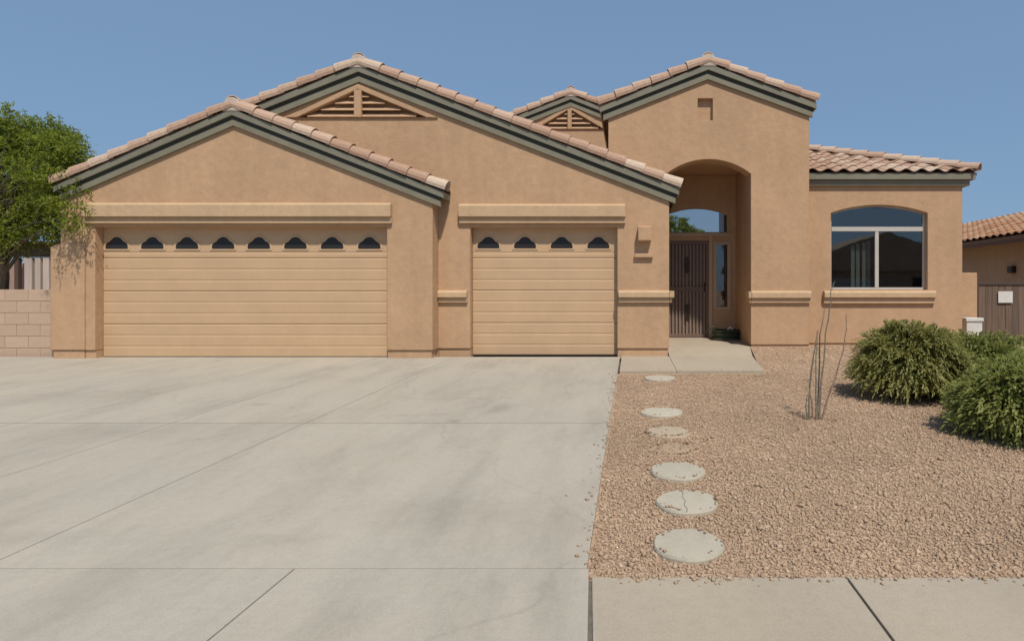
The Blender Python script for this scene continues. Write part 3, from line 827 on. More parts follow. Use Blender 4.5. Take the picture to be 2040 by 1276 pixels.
# ---- garage doors
def ogee(w, h):
    r = [(0.0, 0.0), (0.97, 0.0), (1.0, 0.18), (0.94, 0.40), (0.78, 0.55), (0.60, 0.64), (0.46, 0.80), (0.28, 0.94), (0.0, 1.0)]
    right = [(a * w / 2, b * h) for a, b in r[1:]]
    return right + [(-a, b) for a, b in right[-2::-1]]
def garage_door(x0, x1, top, y, centers, lab):
    n = 4; H = (top + 0.05) / n
    d = empty_part('garage_door', ((x0 + x1) / 2, y, 0), lab)
    for i in range(n):
        z0, z1 = i * H, (i + 1) * H - 0.004
        if i == 0: z0 = 0.006
        g_ = 0.009
        prof = [(y + 0.045, z0), (y + g_, z0)]
        prof += [(y, z0 + 0.014)]
        for t in ((0.32, 0.66) if i < 3 else (0.16,)):
            zc = z0 + (z1 - z0) * t
            prof += [(y, zc - 0.022), (y + 0.0045, zc - 0.006), (y + 0.0045, zc + 0.006), (y, zc + 0.022)]
        prof += [(y, z1 - 0.014), (y + g_, z1), (y + 0.045, z1)]
        MB().prism_yz(prof[::-1], x0 + 0.006, x1 - 0.006).build('panel', 'door', d)
    for cx in centers:
        zc = 0
        o = ogee(0.385, 0.205); w2 = ogee(0.455, 0.265)
        zb = centers_z
        fr = MB().prism_xz([[(cx + a, zb - 0.025 + b) for a, b in w2], [(cx + a, zb + b) for a, b in o]], y - 0.010, y + 0.004).build('window_frame', 'door', d, 0.004)
        MB().prism_xz([[(cx + a * 1.02, zb - 0.003 + b * 1.02) for a, b in o]], y - 0.003, y + 0.002).build('pane', 'glass_dark', d)
    MB().box(x0 + 0.004, x1 - 0.004, y + 0.002, y + 0.04, 0.001, 0.0055).build('bottom_seal', 'dark', d)
def empty_part(name, loc, label=None):
    o = bpy.data.objects.new(name, None); COL.objects.link(o); o.empty_display_size = 0.2
    attach(o, house, Matrix.Translation(Vector(loc)))
    if label: o['label'] = label
    return o
yA = DA + 0.15; yB = DB + 0.15
centers_z = Z(496, yA)
garage_door(oA0, oA1, oAz, yA, [X(p, yA) for p in (233, 304, 373, 445, 516, 589, 662, 736)], 'wide double garage door with eight small arched panes')
centers_z = Z(495, yB)
garage_door(oB0, oB1, oBz, yB, [X(p, yB) for p in (973, 1046, 1119, 1192)], 'single garage door with four small arched panes')

# ---- bedroom window
yW = DD + 0.10
def window():
    w = MB()
    fw = 0.045
    inner = [(wD0 + fw, wDz + fw), (wD1 - fw, wDz + fw)] + arc_pts(wD0 + fw, wD1 - fw, Z(424, DD) - 0.012, (424 - 408) * DD / F - 0.02, 14)
    full = [(wD0 + 0.002, wDz + 0.002), (wD1 - 0.002, wDz + 0.002)] + arc_pts(wD0 + 0.002, wD1 - 0.002, Z(424, DD), (424 - 408) * DD / F - 0.003, 14)
    fr = MB().prism_xz([full, inner], yW, yW + 0.05).build('window', 'white', house, 0.004, label='arched bedroom window with white frame')
    zt = Z(455, DD)
    box('transom_bar', 'white', fr, wD0 + fw, wD1 - fw, yW - 0.012, yW + 0.045, zt - 0.045, zt + 0.04, 0.004)
    xm = X(1751, DD)
    box('mullion', 'white', fr, xm - 0.035, xm + 0.035, yW - 0.006, yW + 0.04, wDz + fw, zt - 0.046, 0.004)
    box('pane', 'glass', fr, wD0 + fw, xm - 0.036, yW + 0.018, yW + 0.024, wDz + fw, zt - 0.046)
    box('pane', 'glass', fr, xm + 0.036, wD1 - fw, yW + 0.018, yW + 0.024, wDz + fw, zt - 0.046)
    lunette = [(wD0 + fw, zt + 0.041), (wD1 - fw, zt + 0.041)] + arc_pts(wD0 + fw, wD1 - fw, Z(424, DD) - 0.012, (424 - 408) * DD / F - 0.02, 14)
    MB().prism_xz([lunette], yW + 0.018, yW + 0.024).build('pane', 'glass', fr)
    # room behind
    r = MB(); x0, x1, y0, y1, z0, z1 = wD0 - 0.35, wD1 + 0.35, DD + 0.222, DD + 3.0, 0.2, 3.1
    r.add([(x0, y0, z0), (x1, y0, z0), (x1, y1, z0), (x0, y1, z0), (x0, y0, z1), (x1, y0, z1), (x1, y1, z1), (x0, y1, z1)],
          [(0, 1, 2, 3), (4, 7, 6, 5), (1, 5, 6, 2), (2, 6, 7, 3), (3, 7, 4, 0)])
    r.build('room', 'dark', fr)
    for px in (1699, 1709, 1721, 1730):
        x = X(px, DD + 0.3); MB().box(x - 0.035, x + 0.035, DD + 0.30, DD + 0.304, wDz - 0.05, Z(488 - (px - 1700) * 0.25, DD + 0.3)).build('blind_slat', 'blind', fr)
window()

# ---- front door, sidelight, transom
def entry():
    d = empty_part('front_door', ((dE0 + dE1) / 2, DE, 0.12), 'brown steel security door with vertical bars')
    y = DE + 0.05; zb = 0.125
    ft = 0.055
    MB().prism_xz([[(dE0 + 0.002, zb), (dE1 - 0.002, zb), (dE1 - 0.002, dEz - 0.002), (dE0 + 0.002, dEz - 0.002)], [(dE0 + ft, zb + 0.07), (dE1 - ft, zb + 0.07), (dE1 - ft, dEz - 0.07), (dE0 + ft, dEz - 0.07)]], y - 0.03, y + 0.02).build('frame', 'steel', d, 0.004)
    zm = (zb + dEz) / 2
    box('mid_rail', 'steel', d, dE0 + ft, dE1 - ft, y - 0.022, y + 0.014, zm - 0.05, zm + 0.05, 0.004)
    box('door_leaf', 'steel', d, dE0 + 0.003, dE1 - 0.003, y + 0.03, y + 0.07, zb, dEz - 0.003)
    n = 11
    for i in range(n):
        x = dE0 + ft + (dE1 - dE0 - 2 * ft) * (i + 0.5) / n
        for (a, b) in ((zb + 0.07, zm - 0.05), (zm + 0.05, dEz - 0.07)):
            box('bar', 'steel2', d, x - 0.017, x + 0.017, y - 0.012, y + 0.012, a, b)
    for py in (528, 622):
        c = P(1369, py, DE); h = 0.18; w = 0.055
        MB().prism_xz([[(c.x - w, c.z - h * 0.7), (c.x, c.z - h), (c.x + w, c.z - h * 0.7), (c.x + w, c.z + h * 0.7), (c.x, c.z + h), (c.x - w, c.z + h * 0.7)]], y - 0.03, y - 0.013).build('ornament', 'bronze', d, 0.005)
    MB().tube([(dE1 - 0.09, y - 0.03, zm - 0.04), (dE1 - 0.09, y - 0.075, zm - 0.02), (dE1 - 0.09, y - 0.075, zm + 0.10), (dE1 - 0.09, y - 0.03, zm + 0.12)], 0.011).build('handle', 'bronze', d)
    # casing
    box('door_casing', 'frame_tan', house, dE1 + 0.002, dE1 + 0.075, DE - 0.025, DE + 0.0, 0.13, dEz + 0.09, 0.005)
    box('door_casing', 'frame_tan', house, dE0 - 0.05, sE1 + 0.09, DE - 0.03, DE + 0.0, dEz + 0.092, tEz - 0.002, 0.005)
    s = MB().prism_xz([[(sE0 - 0.05, sEz0 - 0.05), (sE1 + 0.06, sEz0 - 0.05), (sE1 + 0.06, sEz1 + 0.05), (sE0 - 0.05, sEz1 + 0.05)], [(sE0 + 0.012, sEz0 + 0.012), (sE1 - 0.012, sEz0 + 0.012), (sE1 - 0.012, sEz1 - 0.012), (sE0 + 0.012, sEz1 - 0.012)]], DE - 0.022, DE + 0.03).build('sidelight', 'frame_tan', house, 0.004, label='narrow dark sidelight window beside the front door')
    box('pane', 'glass', s, sE0 + 0.012, sE1 - 0.012, DE + 0.008, DE + 0.014, sEz0 + 0.012, sEz1 - 0.012)
    box('backing', 'dark', s, sE0 - 0.03, sE1 + 0.03, DE + 0.155, DE + 0.17, sEz0 - 0.03, sEz1 + 0.03)
    ti = [(tE0 + 0.02, tEz + 0.02), (tE1 - 0.02, tEz + 0.02)] + arc_pts(tE0 + 0.02, tE1 - 0.02, Z(428, DE) - 0.01, (428 - 414) * DE / F - 0.012, 12)
    tfull = [(tE0 + 0.001, tEz + 0.001), (tE1 - 0.001, tEz + 0.001)] + arc_pts(tE0 + 0.001, tE1 - 0.001, Z(428, DE), (428 - 414) * DE / F - 0.002, 12)
    t = MB().prism_xz([tfull, ti], DE + 0.004, DE + 0.05).build('transom_window', 'frame_tan', house, 0.003, label='arched transom window over the front door')
    xm = X(1434, DE)
    ta = [p for p in ti if p[0] < xm - 0.012]; tb_ = [p for p in ti if p[0] > xm + 0.012]
    zx = lambda x: Z(428, DE) - 0.01 + ((428 - 414) * DE / F - 0.012) * (1 - ((x - (tE0 + tE1) / 2) / ((tE1 - tE0) / 2)) ** 2)
    MB().prism_xz([[(tE0 + 0.02, tEz + 0.02), (xm - 0.011, tEz + 0.02), (xm - 0.011, zx(xm - 0.011))] + [p for p in ta if p[1] > tEz + 0.05]], DE + 0.02, DE + 0.026).build('pane', 'glass_bright', t)
    MB().prism_xz([[(xm + 0.011, tEz + 0.02), (tE1 - 0.02, tEz + 0.02)] + [p for p in tb_ if p[1] > tEz + 0.05] + [(xm + 0.011, zx(xm + 0.011))]], DE + 0.02, DE + 0.026).build('pane', 'glass', t)
    box('mullion', 'frame_tan', t, xm - 0.012, xm + 0.012, DE + 0.006, DE + 0.045, tEz + 0.02, Z(424, DE))
    box('backing', 'dark', t, tE0 - 0.03, tE1 + 0.03, DE + 0.155, DE + 0.17, tEz - 0.03, Z(410, DE))
entry()

# ---- stucco sconce on the pilaster beside the single garage door
lx0, lx1 = X(1271, DB), X(1297, DB)
sc = MB().prism_yz([(DB - 0.002, Z(450, DB)), (DB - 0.155, Z(453, DB)), (DB - 0.155, Z(480, DB)), (DB - 0.14, Z(481, DB)), (DB - 0.002, Z(481, DB))][::-1], lx0, lx1).build('wall_lamp', 'stucco', house, 0.008, label='small stucco box lamp on the pilaster')
box('ledge', 'stucco', sc, X(1264, DB), X(1301, DB), DB - 0.06, DB - 0.001, Z(513, DB), Z(505, DB), 0.006)

# ---- bedroom hip roof
def hip_roof():
    xl_ = xC1 + 0.005
    back = 19.0
    run = xE - xl_
    # deck: front slope and right slope
    pts = [(xl_, De, zE), (xE, De, zE), (xl_, De + run, zE + PD * run), (xE, back, zE), (xl_, back, zE + PD * run)]
    top = [(p[0], p[1], p[2] - 0.004) for p in pts]; bot = [(p[0], p[1], p[2] - 0.06) for p in pts]
    roof = MB().add(top + bot, [(0, 1, 2), (1, 3, 4, 2), (5, 7, 6), (6, 7, 9, 8), (0, 5, 6, 1), (1, 6, 8, 3), (3, 8, 9, 4)]).build('roof', 'soffit', house, label='low hipped tile roof over the bedroom window')
    f1 = 0.125
    box('fascia_board', 'fascia', roof, xl_, xE - 0.02, De - 0.004, De + 0.03, zE - f1, zE - 0.010, 0.004)
    box('fascia_board', 'fascia', roof, xE - 0.055, xE - 0.02, De + 0.031, back, zE - f1, zE - 0.010, 0.004)
    box('trim_board', 'fascia_dark', roof, xl_, xE - 0.10, De + 0.055, DD + 0.0, zE - 0.235, zE - 0.105, 0.004)
    box('trim_board', 'fascia_dark', roof, xD1 + 0.001, xE - 0.10, DD + 0.001, back, zE - 0.235, zE - 0.105, 0.004)
    # soffit closing
    ang = math.atan(PD); vd = Vector((0, math.cos(ang), math.sin(ang))); nd = Vector((0, -math.sin(ang), math.cos(ang))); ud = Vector((1, 0, 0))
    nrow = int(run / math.cos(ang) / TE) + 1
    ncol = int(run / TW) + 2
    for r in range(nrow):
        for c in range(ncol):
            o = Vector((xl_ + 0.005, De - 0.028, zE)) + ud * (c * TW) + vd * (r * TE) + nd * 0.014
            m = Matrix((ud, vd, nd)).transposed().to_4x4(); m.translation = o + nd * random.uniform(-0.003, 0.004)
            # hip plane: (xE - x) = (y - De)
            corners = [m @ Vector((a, b, 0)) for a in (0, TW) for b in (0, 0.40)]
            s = [(xE - p.x) - (p.y - De) for p in corners]
            if max(s) < 0.03 or o.x > xE - 0.02: continue
            if min(s) >= 0 and corners[2].x < xE:
                place('roof_tile', STILE, None, roof, m)
            else:
                bm = bmesh.new(); bm.from_mesh(STILE); bmesh.ops.transform(bm, matrix=m, verts=bm.verts)
                bmesh.ops.bisect_plane(bm, geom=bm.verts[:] + bm.edges[:] + bm.faces[:], plane_co=(xE, De, 0), plane_no=(1, 1, 0), clear_outer=True)
                if len(bm.faces):
                    me = bpy.data.meshes.new('cut_tile'); bm.to_mesh(me)
                    place('roof_tile', me, 'tile', roof)
                bm.free()
    # hip caps
    hd = Vector((1, -1, -PD)).normalized(); hn = Vector((0, 0, 1)); hn = (hn - hd * hn.dot(hd)).normalized(); hy = hn.cross(hd)
    L = run * math.sqrt(2 + PD * PD)
    n = int(L / 0.37)
    for i in range(n + 1):
        b = Vector((xE, De, zE)) - hd * (0.40 + i * 0.37) + hn * 0.055
        if b.x < xl_ + 0.02: break
        tilt = 0.045; dx = (hd * math.cos(tilt) + hn * math.sin(tilt)); nn = hn * math.cos(tilt) - hd * math.sin(tilt)
        m = Matrix((dx, nn.cross(dx), nn)).transposed().to_4x4(); m.translation = b
        place('hip_tile', RIDGE, None, roof, m)
    # right slope courses
    vd2 = Vector((-math.cos(ang), 0, math.sin(ang))); nd2 = Vector((math.sin(ang), 0, math.cos(ang)))
    tile_field('tile_courses', roof, (xE + 0.03, De, zE), Vector((0, 1, 0)), vd2, nd2, run / math.cos(ang), lambda v: (max(0.0, v * math.cos(ang) - 0.03), back - De), offset=0.014)
hip_roof()

# ================================================================== FRONT YARD
# stepping stones
stone_lab = ['small pale round stepping stone nearest the porch walk', 'pale round stepping stone second from the porch walk',
             'dusty round stepping stone partly covered with gravel, third from the porch', 'round stepping stone almost buried in gravel, fourth from the porch',
             'pale round stepping stone third from the sidewalk', 'cracked pale round stepping stone second from the sidewalk', 'largest-looking pale round stepping stone, nearest the sidewalk']
for i, ((c, r), lab) in enumerate(zip(stone_pos, stone_lab)):
    n = 26; buried = {2: -0.022, 3: -0.034}.get(i, -0.012)
    ph = random.random() * 6
    rad = [r * (1 + 0.02 * math.sin(2 * t + ph) + 0.015 * math.sin(5 * t + ph * 2) + random.uniform(-0.008, 0.008)) for t in [2 * math.pi * k / n for k in range(n)]]
    v = []
    for (f_, z) in ((1.0, -0.05), (1.0, 0.028), (0.965, 0.040), (0.55, 0.043)):
        v += [(rad[k] * f_ * math.cos(2 * math.pi * k / n), rad[k] * f_ * math.sin(2 * math.pi * k / n), z + random.uniform(-0.001, 0.001)) for k in range(n)]
    v.append((0, 0, 0.043))
    fs = [(j * n + k, j * n + (k + 1) % n, (j + 1) * n + (k + 1) % n, (j + 1) * n + k) for j in range(3) for k in range(n)]
    fs += [(3 * n + k, 3 * n + (k + 1) % n, 4 * n) for k in range(n)]
    fs.append(tuple(range(n))[::-1])
    me = MB().add(v, fs).mesh('stepping_stone')
    base = Vector((c.x, c.y, z_gravel(c.y) + buried - 0.001))
    o = place('stepping_stone', me, {2: 'stone_dusty', 3: 'stone_dirty'}.get(i, 'stone'), None, Matrix.Translation(base))
    tag(o, lab, 'stepping stone', 'round stepping stones along the driveway')
    if i == 5:
        pts = [Vector((-0.02 + 0.007 * math.sin(k * 1.9), -r + 2 * r * k / 9, 0.0435)) for k in range(10)]
        cm = MB()
        for a, b in zip(pts, pts[1:]):
            cm.add([(a.x - 0.002, a.y, a.z), (a.x + 0.002, a.y, a.z), (b.x + 0.002, b.y, b.z), (b.x - 0.002, b.y, b.z)], [(0, 1, 2, 3)])
        cm.build('crack', 'joint', o, world=Matrix.Translation(base))

# leaves ------------------------------------------------------------
def leaf_mesh(name, pos, dirs, nrm, length, width, rnd):
    """each leaf = two quads folded along the midrib, given arrays."""
    n = len(pos)
    d = dirs / np.linalg.norm(dirs, axis=1, keepdims=True)
    s = np.cross(d, nrm); s /= np.linalg.norm(s, axis=1, keepdims=True) + 1e-9
    up = np.cross(s, d)
    L = length[:, None]; W = width[:, None]
    base = pos; mid = pos + d * L * 0.5 + up * L * 0.06; tip = pos + d * L - up * L * 0.10
    V = np.stack([base, mid + s * W * 0.5 + up * W * 0.15, tip, mid - s * W * 0.5 + up * W * 0.15, mid], 1)
    Fq = np.array([[0, 1, 4], [1, 2, 4], [2, 3, 4], [3, 0, 4]])
    Fc = Fq[None] + (np.arange(n) * 5)[:, None, None]
    return np_mesh(name, V.reshape(-1, 3), Fc.reshape(-1, 3), np.repeat(rnd, 4), 3)

def unit(n):
    v = RNG.normal(size=(n, 3)); return v / np.linalg.norm(v, axis=1, keepdims=True)

def bush(center, rx, ry, h, mat, label, shoots, cat='shrub', seed=0):
    c = np.array(center, float)
    b = empty('shrub', center, label, cat, 'shrubs at the right of the yard')
    u = unit(shoots * 2); u = u[u[:, 2] > -0.15][:shoots]; m = len(u)
    lump = 1 + 0.10 * np.sin(u[:, 0] * 5.1 + seed) * np.cos(u[:, 1] * 4.3 + seed * 2) + 0.07 * np.sin(u[:, 2] * 9 + u[:, 0] * 7 + seed) + RNG.normal(0, 0.025, m)
    zc = h * 0.36
    rz = h - zc
    surf = np.stack([u[:, 0] * rx, u[:, 1] * ry, np.where(u[:, 2] > 0, u[:, 2] * rz, u[:, 2] * zc * 2.2)], 1) * lump[:, None]
    surf[:, 2] += zc
    out = np.stack([u[:, 0] / rx, u[:, 1] / ry, np.maximum(u[:, 2], 0.05) / rz], 1); out /= np.linalg.norm(out, axis=1, keepdims=True)
    k = 13
    pos, dirs, nrm, ln, wd, rn = [], [], [], [], [], []
    bend = unit(m); sh_len = RNG.uniform(0.13, 0.24, m)
    tone = np.clip(RNG.beta(2.2, 2.4, m), 0, 1)
    for j in range(k):
        t = j / (k - 1)
        a = out * (1 - 0.2 * t) + bend * 0.5 * 1.0
        a[:, 2] += 0.35 - 1.15 * t
        a /= np.linalg.norm(a, axis=1, keepdims=True)
        start = surf - out * (sh_len * 0.88)[:, None]
        path = start + (out + bend * 0.45) * (sh_len * t)[:, None]
        path[:, 2] += sh_len * (0.30 * t - 0.85 * t * t)
        side = unit(m)
        dd = a + side * 0.55
        pos.append(path); dirs.append(dd); nrm.append(out * 0.8 + unit(m) * 0.35 + np.array([0.1, -0.25, 0.6]))
        ln.append(RNG.uniform(0.038, 0.066, m)); wd.append(RNG.uniform(0.012, 0.020, m))
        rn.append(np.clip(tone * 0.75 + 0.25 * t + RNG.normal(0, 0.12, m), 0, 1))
    # inner fill
    ni = m * 5
    ui = unit(ni); ri = RNG.uniform(0.35, 0.9, ni) ** 0.6
    pi_ = np.stack([ui[:, 0] * rx, ui[:, 1] * ry, np.where(ui[:, 2] > 0, ui[:, 2] * rz, ui[:, 2] * zc)], 1) * (ri * 0.9)[:, None]; pi_[:, 2] += zc
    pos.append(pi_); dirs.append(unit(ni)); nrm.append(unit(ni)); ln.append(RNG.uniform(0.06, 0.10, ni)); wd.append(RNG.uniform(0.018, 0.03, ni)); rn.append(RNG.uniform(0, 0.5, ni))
    pos = np.concatenate(pos) + c; pos[:, 2] = np.maximum(pos[:, 2], c[2] + 0.015)
    me = leaf_mesh('foliage', pos, np.concatenate(dirs), np.concatenate(nrm), np.concatenate(ln), np.concatenate(wd), np.concatenate(rn))
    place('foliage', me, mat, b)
    st = MB()
    for i in range(14):
        a = 2 * math.pi * i / 14 + random.random(); q = random.uniform(0.3, 0.7)
        st.tube([(c[0], c[1], c[2] - 0.03), (c[0] + math.cos(a) * rx * q * 0.5, c[1] + math.sin(a) * ry * q * 0.5, c[2] + h * 0.35), (c[0] + math.cos(a) * rx * q, c[1] + math.sin(a) * ry * q, c[2] + h * 0.7)], [0.014, 0.009, 0.004], 5)
    st.build('stems', 'bark', b)
    return b

def gz(x, y): return Vector((x, y, z_gravel(y)))
b1 = on_ground(1812, 806)
bush(gz(b1.x + 0.25, b1.y + 0.46), 0.65, 0.60, 0.86, 'bush1', 'rounded olive green shrub left of the others, below the bedroom window', 2300, seed=1)
bush(gz(X(1958, 7.1), 7.1), 0.52, 0.55, 0.74, 'bush2', 'shrub with greener leaves at the back, in front of the white utility box', 1400, seed=2.3)
b3 = on_ground(1990, 893)
bush(gz(b3.x + 0.52, b3.y + 0.42), 0.60, 0.54, 0.66, 'bush2', 'nearest leafy green shrub, cut by the right edge of the photo', 2500, seed=4.1)
bush(gz(X(2060, 6.25), 6.25), 0.56, 0.52, 0.62, 'bush2', 'green shrub behind the nearest one at the right edge of the photo', 1300, seed=5.5)

def litter():
    n = 900
    cs = [(b1.x + 0.25, b1.y + 0.46, 0.85), (X(1958, 7.1), 7.1, 0.7), (b3.x + 0.5, b3.y + 0.42, 0.85), (ob_.x, ob_.y, 0.3)]
    pos = []
    for (x, y, r) in cs:
        m = n // 4 if r > 0.5 else 60
        a = RNG.uniform(0, 6.283, m); rr = r * np.sqrt(RNG.uniform(0, 1.35, m))
        px_, py_ = x + rr * np.cos(a), y + rr * np.sin(a)
        pos.append(np.stack([px_, py_, np.array([z_gravel(v) for v in py_]) + 0.012], 1))
    pos = np.concatenate(pos); m = len(pos)
    d = unit(m); d[:, 2] *= 0.2; nn = unit(m) * 0.4 + np.array([0, 0, 1.0])
    me = leaf_mesh('leaf_litter', pos, d, nn, RNG.uniform(0.02, 0.05, m), RNG.uniform(0.006, 0.014, m), RNG.uniform(0, 1, m))
    o = place('leaf_litter', me, 'litter'); tag(o, 'dry brown leaf litter scattered under the shrubs', 'leaf litter', kind='stuff')
ob_ = on_ground(1625, 836)
litter()

# ocotillo ------------------------------------------------------------
ob = on_ground(1625, 836)
oc = empty('ocotillo', ob, 'spindly bare ocotillo with thin upright stems in the gravel', 'plant')
stems = [([(1613, 832), (1611, 800), (1614, 765), (1620, 715), (1624, 690), (1626, 675)], -0.03, 'stem'),
         ([(1619, 834), (1617, 800), (1612, 770), (1617, 735), (1622, 700), (1628, 660)], 0.03, 'stem2'),
         ([(1625, 835), (1626, 780), (1625, 730), (1627, 690), (1630, 655)], 0.0, 'stem'),
         ([(1628, 834), (1631, 760), (1633, 700), (1634, 665), (1640, 630), (1643, 612)], 0.05, 'stem2'),
         ([(1631, 833), (1636, 770), (1641, 720), (1645, 665), (1650, 635), (1655, 603), (1655, 582), (1663, 560)], -0.05, 'stem'),
         ([(1635, 832), (1650, 790), (1665, 750), (1675, 715), (1682, 685), (1686, 655), (1685, 625)], 0.06, 'stem2'),
         ([(1610, 833), (1606, 810), (1608, 785)], -0.02, 'stem')]
for (pp, dy, mt) in stems:
    n = len(pp); pts = []
    for i, (px, py) in enumerate(pp):
        D = ob.y + dy * i / (n - 1) * 2.0
        pts.append(P(px, py, D))
    pts[0].z = z_gravel(ob.y) - 0.02
    # subdivide
    dense = []
    for a, b in zip(pts, pts[1:]):
        for t in (0, 0.5): dense.append(a.lerp(b, t) + Vector((random.uniform(-.004, .004), 0, 0)))
    dense.append(pts[-1])
    m = len(dense)
    mb = MB().tube(dense, [0.0090 - 0.0060 * i / (m - 1) for i in range(m)], 6)
    for i in range(1, m - 1):      # short thorns
        for q in range(3):
            t = random.random(); p = dense[i].lerp(dense[i + 1], t); a = random.random() * 6.28
            mb.tube([p, p + Vector((math.cos(a) * 0.022, math.sin(a) * 0.022, 0.008))], [0.0022, 0.0008], 3)
    mb.build('stem', mt, oc)

# garden hose coil by the door ----------------------------------------
hc = Vector((X(1447, 12.35), 12.40, 0))
hc.z = z_porch(12.4)
mbh = MB()
pts = []
for k in range(220):
    t = k / 219 * 6.6 * 2 * math.pi
    r = 0.255 + 0.022 * math.sin(t * 0.37) - 0.012 * (k / 220)
    pts.append((hc.x + r * math.cos(t) * 1.08, hc.y + r * math.sin(t) * 0.9, hc.z + 0.016 + 0.030 * (t / (2 * math.pi)) + 0.006 * math.sin(3 * t)))
e = Vector(pts[-1])
pts += [tuple(e + Vector((-0.02, -0.10, 0.05))), tuple(e + Vector((-0.10, -0.16, 0.09))), tuple(e + Vector((-0.18, -0.12, 0.03))), tuple(e + Vector((-0.22, -0.03, -0.04)))]
hz = empty('garden_hose', hc, 'dark green coiled hose on the porch floor beside the front door', 'hose')
mbh.tube(pts, 0.015, 7).build('coil', 'hose', hz, smooth=True)
MB().tube([(hc.x + 0.02, hc.y - 0.10, hc.z + 0.22), (hc.x + 0.06, hc.y - 0.14, hc.z + 0.27), (hc.x + 0.11, hc.y - 0.16, hc.z + 0.23)], [0.018, 0.022, 0.012], 8).build('nozzle', 'greywhite', hz)

# ================================================================== LEFT SIDE
# block wall
yw = 10.42
xw1 = X(101, yw) + 0.02; ztop = Z(576, yw)
bw = empty('block_wall', (xw1 - 2.5, yw, 0), 'low pinkish tan concrete block wall left of the garage', 'wall')
BH, BL = 0.2032, 0.4064
MB().box(xw1 - 5.6, xw1, yw + 0.008, yw + 0.19, -0.15, ztop - 0.012).build('mortar_core', 'mortar_joint', bw)
ncourse = 6
bmesh_block = MB().box(0.004, BL - 0.004, 0, 0.2, 0.004, BH - 0.004).mesh('block', 0.004)
bmesh_half = MB().box(0.004, BL / 2 - 0.004, 0, 0.2, 0.004, BH - 0.004).mesh('half_block', 0.004)
for r in range(ncourse):
    z = ztop - (r + 1) * BH
    x = xw1
    k = 0
    while x > xw1 - 5.5:
        if k == 0 and r % 2 == 1: w_, me_ = BL / 2, bmesh_half
        else: w_, me_ = BL, bmesh_block
        x -= w_
        place('block', me_, 'block', bw, Matrix.Translation((x, yw + random.uniform(-0.002, 0.002), z)))
        k += 1

# patio cover and wall behind the block wall
rm = empty('patio_cover', (-16, 15.2, 0), 'brown wooden patio cover with pale posts beyond the block wall', 'patio cover')
yr = 15.0
box('beam', 'brown_wood', rm, X(44, yr) - 2.2, X(104, yr) + 0.5, yr - 0.06, yr + 0.06, Z(512, yr), Z(488, yr), 0.01)
box('roof', 'brown_wood', rm, X(44, yr) - 2.4, X(104, yr) + 0.7, yr - 0.25, yr + 3, Z(487, yr), Z(482, yr), 0.01)
for (pa, pb) in ((52, 67), (73, 84), (89, 101)):
    box('post', 'pale_wood', rm, X(pa, yr), X(pb, yr), yr - 0.05, yr + 0.05, -0.06, Z(513, yr), 0.01)
box('post', 'brown_wood', rm, X(32, yr), X(40, yr), yr - 0.05, yr + 0.05, -0.06, Z(513, yr), 0.01)
yq = 17.5
pk = MB().box(-26, X(125, yq), yq, yq + 0.2, -0.1, Z(524, yq)).build('garden_wall', 'pink', None, 0.01)
tag(pk, 'dull pink stucco garden wall behind the patio cover posts', 'wall')

# tree at the left edge
def tree(base, crown_c, rx, ry, rz, n_cl, label, mat='tree', name='leafy_tree', per=70, seed=0, leaf=(0.045, 0.085), core=0.25, extra=()):
    t = empty(name, base, label, 'tree')
    bz = Vector(base); cc = Vector(crown_c)
    tk = MB(); mid = bz.lerp(cc, 0.5) + Vector((0.08, 0.03, 0))
    tk.tube([bz - Vector((0, 0, 0.1)), bz.lerp(mid, 0.5) + Vector((-0.05, 0, 0)), mid, cc], [0.10, 0.085, 0.06, 0.03], 9)
    tk.build('trunk', 'bark', t)
    br = MB()
    P_, D_, N_, L_, W_, R_ = [], [], [], [], [], []
    for i in range(-len(extra), n_cl):
        u = Vector(unit(1)[0]); 
        r = random.uniform(core, 1.0) ** 0.5
        c = cc + Vector((u.x * rx, u.y * ry, u.z * rz)) * r
        if c.z < bz.z + 0.7: c.z = bz.z + 0.7 + random.random() * 0.2
        if i < 0:
            c = Vector(extra[-i - 1]); u = (c - cc).normalized()
        elif name == 'leafy_tree' and c.z < 2.0 + max(0, (c.x + 10.75)) * 0.55: continue
        if i >= 0 and name == 'leafy_tree' and c.y < 10.35 and c.x < -9.95: c.y = 10.35 + random.random() * 0.5
        if i % 7 == 0 or i < -12:
            a = bz.lerp(cc, random.uniform(0.45, 1.0)); m_ = a.lerp(c, 0.5) + Vector((0, 0, 0.08))
            br.tube([a, m_, c], [0.016, 0.009, 0.003], 5)
        # a spray: twig direction outward-up with leaflets along it
        for s in range(6):
            d = (u * 0.8 + Vector(unit(1)[0]) * 0.9 + Vector((0, 0, 0.25))).normalized()
            ln = random.uniform(0.14, 0.34)
            k = per // 6
            tt = np.linspace(0.1, 1, k)
            pp = np.array(c)[None] + np.array(d)[None] * (tt * ln)[:, None]; pp[:, 2] -= 0.10 * tt * tt * ln / 0.3
            dd = np.array(d)[None] * 0.6 + unit(k) * 0.9
            P_.append(pp); D_.append(dd); N_.append(unit(k) + np.array([0, 0, 0.6])); 
            L_.append(RNG.uniform(leaf[0], leaf[1], k)); W_.append(RNG.uniform(leaf[0] * 0.35, leaf[0] * 0.6, k))
            R_.append(np.clip(RNG.beta(2, 2.2) * 0.8 + RNG.normal(0.1, 0.1, k), 0, 1))
    br.build('branches', 'bark', t)
    me = leaf_mesh('crown', np.concatenate(P_), np.concatenate(D_), np.concatenate(N_), np.concatenate(L_), np.concatenate(W_), np.concatenate(R_))
    place('crown', me, mat, t)
    return t
